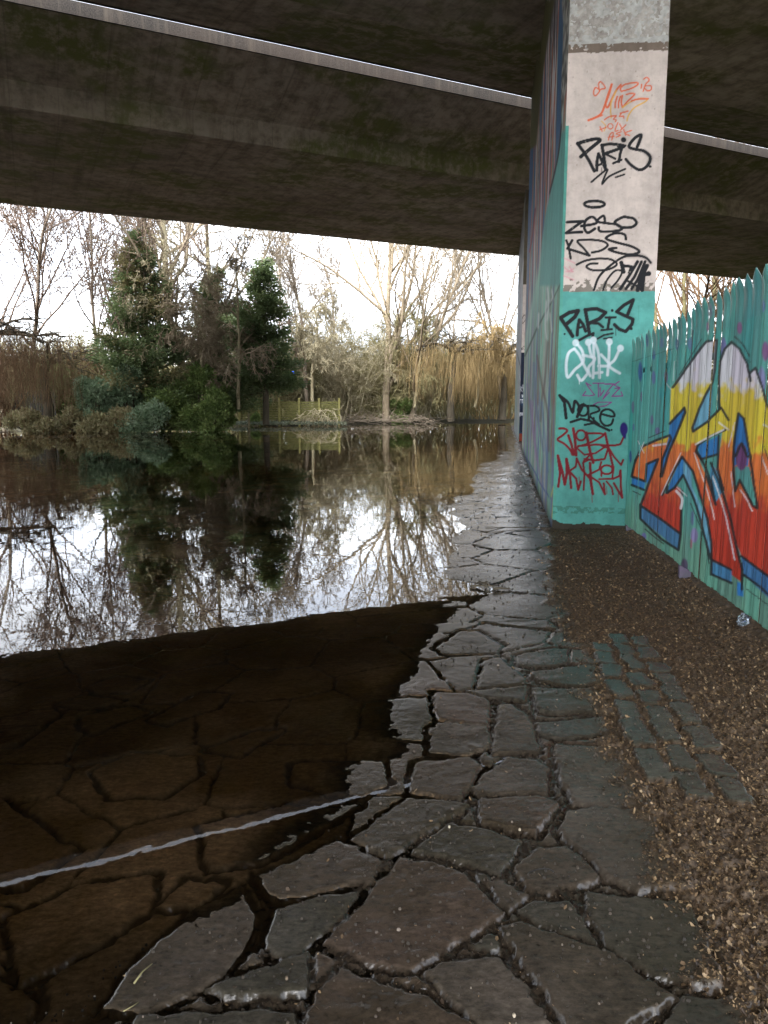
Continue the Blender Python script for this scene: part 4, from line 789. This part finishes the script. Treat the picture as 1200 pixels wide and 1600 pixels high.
for px, Y, tp, w_, sd, m_, n, lb in (
    (150, 40.0, 585, 95, 51, G_LAU, 9000, 'blue-green laurel shrub right of the brown willow curtain'), (205, 40.6, 560, 100, 52, G_LAU, 9000, 'tall blue-green laurel under the leaning tree'),
    (262, 40.8, 578, 90, 53, G_BUSH, 9000, 'dark green shrub at the foot of the left conifer'), (312, 40.6, 560, 95, 54, G_BUSH, 11000, 'bright leafy shrub below the pale trunks'),
    (348, 41.5, 585, 44, 55, G_BUSH, 6000, 'green shrub hanging over the water beside the wooden fence'), (240, 39.4, 632, 110, 56, G_LAU, 6000, 'low laurel spilling to the waterline under the conifer'),
    (120, 39.4, 640, 90, 57, G_BR, 5000, 'brambles at the water behind the willow curtain'), (45, 38.6, 645, 100, 58, G_BR, 6000, 'brambles in front of the grey palisade fence'), (180, 39.2, 640, 80, 59, G_BR, 5000, 'bramble patch below the tall laurel'),
    (320, 40.0, 625, 90, 60, G_BUSH, 6000, 'low green shrub touching the water left of the wooden fence'), (620, 57, 620, 62, 61, G_BUSH, 6000, 'round green bush on the bank between the thicket and the golden willow'), (412, 53, 612, 60, 62, G_BR, 3000, 'yellow-green shrub leaning over the wooden fence'),
    (98, 43, 560, 110, 63, G_BUSH, 6000, 'green shrub behind the willow at the left'), (400, 49.5, 646, 22, 64, G_BUSH, 900, 'small dark bush in front of the wooden fence')):
    shrub('evergreen_shrub' if m_ is not G_BR else 'bramble', lb, px, Y, tp, w_, sd, m_, n)
for px, Y, tp, w_, sd, lb in ((1050, 16, 500, 120, 71, 'ivy-green shrub just behind the far end of the palisade fence'), (1150, 14, 480, 130, 72, 'leafy shrub behind the near end of the palisade fence')):
    shrub('ivy_shrub', lb, px, Y, tp+20, w_, sd, G_BR, 5000, (.08, .03), group='shrubs behind the palisade fence')
# bare thickets ---------------------------------------------------------
def thicket(label, px, Y, top, wpx, seed, m_, stems=34, name='bare_thicket', droop=-.03):
    rng = np.random.default_rng(seed); X = at(px, Y); H = h_at(top, Y)-.2; Wd = wpx/F*Y/2
    e = tag(empty(name, (X, Y, .2)), label, 'shrub', 'leafless thickets on the far bank'); a, b = MB(), MB()
    sp = dict(kids=(7, 5, 4), wig=(.12, .18, .22, .25), up=(.02, -.0, droop, droop*2), ang=((20, 60), (25, 60), (25, 70)), len=((.35, .6), (.4, .65), (.4, .7)), t0=(.2, .15, .1), rmin=.013, tap=.3, seg=(7, 5, 4, 3))
    for k in range(stems):
        x = rng.uniform(-1, 1)*Wd*.8; y = rng.uniform(-1, 1)*1.6; lean = np.array((x/Wd*.35+rng.normal(0, .22), rng.normal(0, .2), 1.0))
        grow((a, b), rng, np.array((x, y, 0.0)), nrm(lean), H*rng.uniform(.6, 1.0), .05, 0, sp)
    a.build('stems', m_, e, True); b.build('twigs', m_, e, True); return e
TH = [(395, 53, 530, 80, B_OLIVE, 'leafless olive thicket behind the left end of the wooden fence'), (455, 55, 525, 90, B_OLIVE, 'leafless thicket behind the middle of the wooden fence'), (520, 56, 520, 90, B_PALE, 'pale leafless thicket behind the right end of the wooden fence'),
      (575, 58, 515, 90, B_OLIVE, 'leafless thicket under the largest bare tree'), (640, 60, 522, 90, B_PALE, 'leafless thicket between the green bush and golden willow'), (715, 62, 530, 90, B_OLIVE, 'leafless thicket behind the golden willow'), (775, 62, 528, 80, B_GOLD, 'golden-brown thicket beside the far pier'),
      (60, 44, 545, 110, B_BROWN, 'brown thicket behind the grey palisade fence'), (140, 45, 545, 90, B_OLIVE, 'olive thicket behind the tall laurel'), (-20, 42, 560, 90, B_BROWN, 'brown thicket cut by the left edge of the photo')]
for i, (px, Y, tp, w_, m_, lb) in enumerate(TH): thicket(lb, px, Y, tp, w_, 80+i, m_)
# weeping willows ---------------------------------------------------------
def willow(label, px, Y, top, wpx, seed, m_, n=900, low=.25, lean=0.0, limbs=9, dark=B_DARK, bias=0, trunk=True, rstr=.012):
    rng = np.random.default_rng(seed); X = at(px, Y); H = h_at(top, Y)-.2; Wd = wpx/F*Y/2
    e = tag(empty('weeping_willow', (X, Y, .2)), label, 'willow', 'weeping willows on the far bank'); a, b, s_ = MB(), MB(), MB(); pts = [np.array((0, 0, 0.0))]
    for k in range(6): pts.append(pts[-1]+np.array((lean*H*.1+rng.normal(0, .08), rng.normal(0, .06), H*.11)))
    a.tube(pts, np.linspace(.3, .2, 7), 7); top_p = pts[-1]; ends = []
    for k in range(limbs):
        an = 2*math.pi*k/limbs+rng.normal(0, .3); d = nrm(np.array((math.cos(an)*1.0+bias, math.sin(an)*.8, 1.1))); hc = rng.uniform(.68, 1.0); p = top_p.copy(); L_ = Wd*rng.uniform(.8, 1.15)+H*.15; q = [p]
        for j in range(8):
            d = nrm(d+np.array((0, 0, -.16))+rng.normal(0, .12, 3)); p = p+d*L_/8; p[2] = min(p[2], H*hc); q.append(p)
            if j > 1: ends.append((p.copy(), d.copy()))
        b.tube(q, np.linspace(.12, .025, 9), 4)
        for j in range(3, 9):
            for _ in range(2):
                d2 = nrm(np.array((rng.normal(), rng.normal(), .5))); p2 = q[j]; r2 = [p2]
                for _k in range(4): d2 = nrm(d2+np.array((0, 0, -.15))+rng.normal(0, .2, 3)); p2 = p2+d2*.35; p2[2] = min(p2[2], H); r2.append(p2)
                b.tube(r2, [.035, .03, .024, .018, .012], 3); ends.append((r2[-1], d2)); ends.append((r2[2], d2))
    clumps = [(ends[rng.integers(len(ends))], rng.uniform(.35, 1.0)) for _ in range(int(n/14))]
    for k in range(n):
        (p, d), ll = clumps[rng.integers(len(clumps))]; p = p+rng.normal(0, .16, 3)+np.array((rng.normal(0, .35), rng.normal(0, .3), -rng.random()**2*.5*(p[2]-low))); L_ = max(.4, (p[2]-low)*ll**1.5*rng.uniform(.6, 1.05)); d = nrm(d*.6+rng.normal(0, .3, 3)+np.array((0, 0, .1))); q = [p]; m = 7
        for j in range(m): d = nrm(d*(.55)+np.array((0, 0, -.62))+rng.normal(0, .11, 3)*np.array((1, 1, .3))); p = p+d*L_/m; p[2] = max(p[2], low*.3); q.append(p)
        s_.tube(q, np.linspace(rstr, rstr*.6, m+1), 3)
    a.build('trunk', dark, e, True); b.build('limbs', dark, e, True); s_.build('hanging_twigs', m_, e, True); return e
willow('golden weeping willow trailing to the bank in the middle right', 705, 55, 498, 118, 101, B_GOLD, 1100, .2, rstr=.010)
willow('smaller golden willow beside the far pier', 785, 57, 505, 80, 102, B_GOLD, 800, .2, rstr=.010)
willow('dark brown weeping willow hanging over the water at the left edge', -50, 37.5, 470, 215, 104, B_BROWN, 1200, .05, bias=.35, rstr=.009)
spray_tree('grey drooping tree on exposed roots by the wooden fence', 488, 51, 470, 90, 105, B_PALE, droop=-.2, n0=16)
willow('thin olive weeping willow with sparse strands right of the brown one', 75, 40, 520, 80, 107, B_OLIVE, 450, .3, rstr=.009, limbs=7)
spray_tree('golden drooping spray tree in front of the golden willow', 742, 55.5, 505, 80, 108, B_GOLD, droop=-.3, n0=15)
spray_tree('olive drooping tree at the water left of the golden willow', 648, 56, 490, 90, 106, B_OLIVE, droop=-.2, n0=16)
# roots and dead branches on the bank by that willow
rb = MB(); rng = np.random.default_rng(9)
for k in range(70):
    x = rng.normal(0, 1.0); z = .1+rng.random()*.9; d = nrm(np.array((rng.normal(0, 1), -.5, -.6))); p = np.array((x*.6, 0, z)); q = [p]
    for j in range(5): d = nrm(d+rng.normal(0, .25, 3)); p = p+d*.22; p[2] = max(p[2], -.25); q.append(p)
    rb.tube(q, np.linspace(.03, .012, 6), 4)
o = rb.build('exposed_roots', B_PALE, None, True); o.location = (at(500, 49.6), 49.6, .2); tag(o, 'tangle of pale exposed roots at the waterline by the wooden fence', 'roots')
bp = MB()
for k in range(220):
    x = rng.uniform(-4.5, 4.5); y = rng.uniform(-.8, .8); z = .05+abs(rng.normal(0, .22)); d = nrm(np.array((rng.normal(0, 1), rng.normal(0, .5), rng.normal(0, .25)))); L_ = rng.uniform(.5, 1.6)
    p = np.array((x, y, z)); bp.tube([p, p+d*L_*.5+rng.normal(0, .04, 3), p+d*L_], [.022, .017, .01], 3)
o = bp.build('brushwood', B_GREY, None, True); o.location = (at(585, 54.5), 54.5, .1); tag(o, 'line of cut grey brushwood lying along the bank', 'brushwood', kind='stuff')
# far-off wood, one dense mass behind everything
fw, rng = MB(), np.random.default_rng(77)
def wood_row(x0, y0, x1, y1, n, hmin, hmax):
    for k in range(n):
        t = rng.random(); x = x0+(x1-x0)*t+rng.normal(0, 1.5); y = y0+(y1-y0)*t+rng.normal(0, 2.5); H = rng.uniform(hmin, hmax); d = nrm(np.array((rng.normal(0, .2), rng.normal(0, .2), 1))); p = np.array((x, y, .2)); q = [p]
        for j in range(5): d = nrm(d+rng.normal(0, .16, 3)); p = p+d*H/5; q.append(p)
        fw.tube(q, np.linspace(.06, .02, 6), 3)
        for j in range(9):
            i = rng.integers(1, 5); d2 = nrm(d+rng.normal(0, .7, 3)); a_ = q[i]; m_ = a_+d2*H*.14; fw.tube([a_, m_, m_+nrm(d2+rng.normal(0, .5, 3))*H*.12], [.026, .02, .012], 3)
wood_row(-60, 52, 14, 72, 1500, 4.0, 7.2); wood_row(-70, 62, 40, 92, 900, 5, 9.5); wood_row(24, 62, 70, 62, 500, 4, 8); wood_row(11, 25, 34, 34, 160, 3, 4.6)
tag(fw.build('far_wood', B_OLIVE), 'grey-brown leafless wood filling the background behind both banks', 'wood', kind='stuff')
# ---------------------------------------------------------------- bank fences, litter, small things
wood = simple('mossy_boards', (.17, .165, .055), (.07, .07, .025), 5, .9, .5, .02, (1, 1, 3)); woodp = simple('mossy_post', (.30, .28, .10), (.14, .13, .05), 6, .9)
Yf = 50.3; xa, xb = at(374, Yf), at(530, Yf)
e = tag(empty('wooden_fence', (xa, Yf, .2)), 'mossy green horizontal-board wooden fence on the far bank', 'fence'); nb_ = 0
zt = h_at(627, Yf); zb_ = h_at(656, Yf); Lf = xb-xa; npan = 5
for i in range(npan):
    for j in range(8):
        m_ = MB(); m_.box(((i+.5)*Lf/npan, rs.uniform(-.01, .01), zb_-.2+(j+.5)*(zt-zb_)/8), (Lf/npan-.02, .03, (zt-zb_)/8*.8)); m_.build('board', wood, e)
for i in range(npan+1):
    m_ = MB(); m_.box((i*Lf/npan, -.08, (zt-.2)/2+.0), (.13, .12, zt+.25)); m_.build('post', woodp, e)
m_ = MB(); m_.box((0, 0, 0), (.13, .13, 2.0), .2); o = m_.build('timber_post', simple('pale_post', (.36, .31, .2), (.2, .17, .1), 6)); o.location = (at(388, 47), 47, .5)
tag(o, 'pale upright timber post standing in the water at the left end of the wooden fence', 'post')
e = tag(empty('grey_palisade_fence', (at(8, 41), 41.6, .3)), 'grey palisade fence half hidden behind the brown willow curtain', 'fence'); gmx = simple('grey_steel', (.07, .072, .07), (.035, .035, .03), 5, .6)
for i in range(24):
    m_ = MB(); x = i*.105; hh_ = h_at(609, 41.6)-.3
    m_.add([(x, 0, 0), (x+.07, 0, 0), (x+.07, 0, hh_-.1), (x+.035, 0, hh_), (x, 0, hh_-.1), (x, .02, 0), (x+.07, .02, 0), (x+.07, .02, hh_-.1), (x+.035, .02, hh_), (x, .02, hh_-.1)], [(0,1,2,3,4), (9,8,7,6,5), (0,5,6,1), (1,6,7,2), (2,7,8,3), (3,8,9,4), (4,9,5,0)]); m_.build('pale', gmx, e)
for z in (.4, 1.6): m_ = MB(); m_.box((1.25, .05, z), (2.6, .04, .06)); m_.build('rail', gmx, e)
# blue balloon caught in the thicket
e = tag(empty('balloon', (at(458, 50), 50, h_at(583.5, 50))), 'small bright blue balloon caught in the bare twigs above the wooden fence', 'balloon')
m_ = MB(); 
prof = [(.0, .16), (.07, .145), (.13, .09), (.15, .01), (.125, -.08), (.07, -.16), (.015, -.2), (.03, -.235)]
m_.add([(r_*math.cos(2*math.pi*k/12), r_*math.sin(2*math.pi*k/12), z) for r_, z in prof for k in range(12)], [(i*12+k, i*12+(k+1) % 12, (i+1)*12+(k+1) % 12, (i+1)*12+k) for i in range(len(prof)-1) for k in range(12)])
m_.build('skin', simple('blue_rubber', (.01, .13, .75), (.01, .10, .6), 3, .35), e, True); m_ = MB(); m_.tube([(0, 0, -.22), (-.12, 0, -.2), (-.3, .02, -.12), (-.42, 0, -.2)], [.012]*4, 4); m_.build('string', simple('pale_string', (.2, .4, .75)), e)
# pale pebbles and leaves at the foot of the wooden fence
m_ = MB(); rng = np.random.default_rng(4)
C_ = np.stack([rng.uniform(-.3, Lf+.5, 2600), rng.uniform(-1.3, .1, 2600)-.3, rng.uniform(.0, .14, 2600)], -1); leaf_cards(m_, C_, rng.normal(0, 1, (2600, 3))+np.array((0, 0, .6)), .13, .045, rng)
o = m_.build('low_plants', leafy('silver_leaves', (.2, .24, .17), (.08, .1, .06), (.4, .42, .34), 3)); o.location = (xa, Yf, .12); tag(o, 'low silvery ground cover along the foot of the wooden fence', 'ground cover', kind='stuff')
# scum and twigs floating near the far bank
m_ = MB()
for cx, cy, n, sx, sy in ((at(470, 43), 43, 160, 2.6, 1.6), (at(90, 34), 34, 180, 4, 1.6), (at(30, 34.5), 34.5, 60, 2, 1), (at(240, 36), 36, 70, 3, 1.2)):
    for k in range(n):
        x, y = cx+rng.normal(0, sx*.5), cy+rng.normal(0, sy*.5); a = rng.random()*6.3; l = rng.uniform(.02, .07)
        m_.add([(x+l*math.cos(a+q), y+l*math.sin(a+q)*.8, .004+.006*(q == 0)) for q in (0, 1.5, 3.1, 4.6)], [(0, 1, 2, 3)])
tag(m_.build('floating_leaves', simple('floating_leaf', (.3, .26, .17), (.15, .12, .06), 3)), 'pale specks of leaves floating by the far bank', 'leaves', kind='stuff')
# leaf litter over the gravel --------------------------------------------------
def chip_mat(name, stops):
    t = NT(name); g_ = t.n('ShaderNodeNewGeometry'); c = t.ramp(g_.outputs['Random Per Island'], stops); return t.fin(c, .6, None, .4)
lit_m = chip_mat('leaf_chips', [(0, (.015, .009, .005)), (.4, (.05, .03, .015)), (.7, (.11, .068, .032)), (.92, (.2, .135, .07)), (1, (.3, .22, .13))])
grit_m = chip_mat('grit_chips', [(0, (.012, .009, .006)), (.7, (.035, .027, .018)), (.97, (.06, .045, .032)), (1, (.16, .13, .1))])
def scatter(fn, n, seed, zoff, sz, flat, m_, nm, lab, cat, sides=4):
    rng = np.random.default_rng(seed); mb = MB(); cnt = 0; tries = 0
    while cnt < n and tries < n*40:
        tries += 1
        y = 1.4+(rng.random()**1.6)*15; x = rng.uniform(-.62, .66)*y
        g_, wl = grav_at(x, y); pr = fn(x, y, g_, wl)
        if rng.random() > pr: continue
        s_ = sz*(.4+1.3*rng.random()**2)*(1+.13*y); z = path_z(x, y)+zoff+rng.random()*.004; a = rng.random()*6.3; tx, ty = rng.normal(0, .45, 2)
        if flat:
            asp = rng.uniform(.4, .9); pts = [(1, 0), (.3, asp*.8), (-.8, asp*.5), (-.9, -asp*.4), (.2, -asp*.8)]
            vs = []
            for px_, py_ in pts:
                X = (px_*math.cos(a)-py_*math.sin(a))*s_; Y_ = (px_*math.sin(a)+py_*math.cos(a))*s_; vs.append((x+X, y+Y_, z+tx*X+ty*Y_+.3*s_*px_*px_*rng.uniform(.2, 1)))
            mb.add(vs, [(0, 1, 2, 3, 4)])
        else:
            vs = [(x+s_*math.cos(a+k*1.257)*rng.uniform(.7, 1.1), y+s_*math.sin(a+k*1.257)*rng.uniform(.6, 1), z-.003) for k in range(5)]
            vs += [(x+.6*(vx-x), y+.6*(vy-y), z+s_*rng.uniform(.45, .8)) for vx, vy, _ in vs]
            mb.add(vs, [(k, (k+1) % 5, 5+(k+1) % 5, 5+k) for k in range(5)]+[(5, 6, 7, 8, 9)])
        cnt += 1
    return tag(mb.build(nm, m_), lab, cat, kind='stuff')
def inside_right(x, y): return (x < 2.955+.136*(y-8.84)+.05) and not ((x > 2.1+.16*(y-9.07)) and y > 8.9)
scatter(lambda x, y, g, wl: (g**.8*(1 if y < 9 else .4)) if inside_right(x, y) else 0, 62000, 1, .001, .0042, True, lit_m, 'leaf_litter', 'brown leaf litter and chippings covering the gravel beside the palisade fence', 'leaf litter')
scatter(lambda x, y, g, wl: (.25+.75*(fbm(np.array([x*2.]), np.array([y*2.]), 2, 3)[0] > .52)+2*math.exp(-((x-2.1-.16*(y-9.07))/.3)**2)*(y > 9))*(wl > -.05)*(1-g*.6)*(1 if inside_right(x, y) else 0), 2600, 2, .001, .0034, False, grit_m, 'grit', 'small stones and grit scattered over the wet flagstones', 'grit')
scatter(lambda x, y, g, wl: (.06+(g > .05)*.9)*(wl > -.02)*(g < .75)*(1 if inside_right(x, y) else 0), 1500, 3, .001, .0042, True, lit_m, 'scattered_leaves', 'loose dead leaf bits lying on the flagstones and setts', 'leaves')
# twigs on the path
def twig(nm, label, px, py, pts, r, m_=B_DARK, cat='twig', group=None):
    x, y = on_z(px, py, .04); mb = MB()
    for q in pts: mb.tube([(a, b, c) for a, b, c in q], np.linspace(r, r*.5, len(q)), 5, True)
    o = mb.build(nm, m_, None, True); o.location = (x, y, path_z(x, y)+.004); return tag(o, label, cat, group)
twig('debris_clump', 'dark clump of twigs and leaves lying on the shiny path', 757, 912, [[(-.12, .02, .01), (-.04, 0, .02), (.05, -.02, .02), (.12, .03, .01)], [(-.04, .06, .04), (0, 0, .03), (.02, -.06, .01)], [(-.06, .08, .02), (.02, .02, .04), (.05, -.03, .02)], [(.0, .02, .03), (.02, .02, .05), (.01, .04, .02)], [(.01, 0, .0), (.015, 0, .045)]], .010)
twig('twig', 'short stick lying on the path right of the twig clump', 783, 917, [[(-.07, 0, .01), (0, .01, .015), (.08, 0, .01)]], .014)
twig('twig', 'long thin branch across the path by the foot of the near pier', 815, 826, [[(-.45, -.02, .01), (-.2, .02, .015), (.1, 0, .012), (.42, .03, .012)], [(-.2, .02, .015), (-.4, -.2, .01), (-.6, -.35, .01)]], .007)
twig('twig', 'small pale twig on the dark flagstone at the bottom left', 222, 1508, [[(-.012, -.035, .006), (0, 0, .012), (.016, .035, .008)]], .003, B_OLIVE)
twig('twig', 'tiny curled twig on a flagstone at the bottom left, below the pale one', 206, 1560, [[(-.02, -.012, .004), (0, .0, .008), (.01, .018, .004)]], .002, B_OLIVE)
pts = [(.045*math.cos(R(a)), .03*math.sin(R(a)), .006+.004*math.sin(R(a*2))) for a in range(20, 210, 12)]
twig('black_loop', 'thin black plastic loop lying on a flagstone in the foreground', 846, 1372, [pts], .0022, simple('black_plastic', (.01, .01, .01), (.008, .008, .008), 5, .3), 'plastic loop')
for px, py, lb in ((702, 1292, 'pale pebble on the flagstone, left of the two cream pebbles in the middle'), (812, 1299, 'pale pebble on the flagstone, right of the two cream pebbles in the middle'), (803, 1594, 'white pebble at the bottom edge of the path'), (448, 1527, 'brown pebble on the triangular stone at the bottom left')):
    x, y = on_z(px, py, .03); mb = MB(); rr_ = .008
    mb.add([(rr_*.5*math.cos(a)*rs.uniform(.8, 1.1)*f, rr_*.5*math.sin(a)*f, z) for f, z in ((.9, 0), (1.3, .004), (.8, .009)) for a in [k*math.pi/4 for k in range(8)]], [(i*8+k, i*8+(k+1) % 8, i*8+8+(k+1) % 8, i*8+8+k) for i in range(2) for k in range(8)]+[tuple(16+k for k in range(8))])
    o = mb.build('pebble', simple('pebble_stone', (.45, .38, .28) if 'brown' not in lb else (.16, .12, .08), None, 30), None, True); o.location = (x, y, path_z(x, y)+.002); tag(o, lb, 'pebble')
# crumpled clear bottle under the fence
x, y = on_z(1162, 972, .10); e = tag(empty('plastic_bottle', (x, y, path_z(x, y)+.045), R(60)), 'crushed clear plastic bottle lying at the foot of the palisade fence', 'bottle')
gb = NT('clear_plastic'); gb.b.inputs['Transmission Weight'].default_value = .92; gb = gb.fin((.5, .56, .62), .1)
mb = MB(); prof = [(-.11, .0), (-.11, .03), (-.09, .035), (-.07, .028), (-.05, .036), (-.03, .026), (-.01, .035), (.02, .030), (.05, .034), (.075, .02), (.085, .013), (.10, .013)]
mb.add([(xx_, r_*math.cos(k*math.pi/6)*(1+.25*math.sin(k*3+i)), r_*math.sin(k*math.pi/6)*(.75+.2*math.sin(k*5+i*2))) for i, (xx_, r_) in enumerate(prof) for k in range(12)], [(i*12+k, i*12+(k+1) % 12, (i+1)*12+(k+1) % 12, (i+1)*12+k) for i in range(len(prof)-1) for k in range(12)])
mb.build('body', gb, e); mb = MB(); mb.tube([(.096, 0, 0), (.118, 0, 0)], [.016, .016], 12, True); mb.build('cap', simple('blue_cap', (.05, .12, .4), None, 5, .4), e)
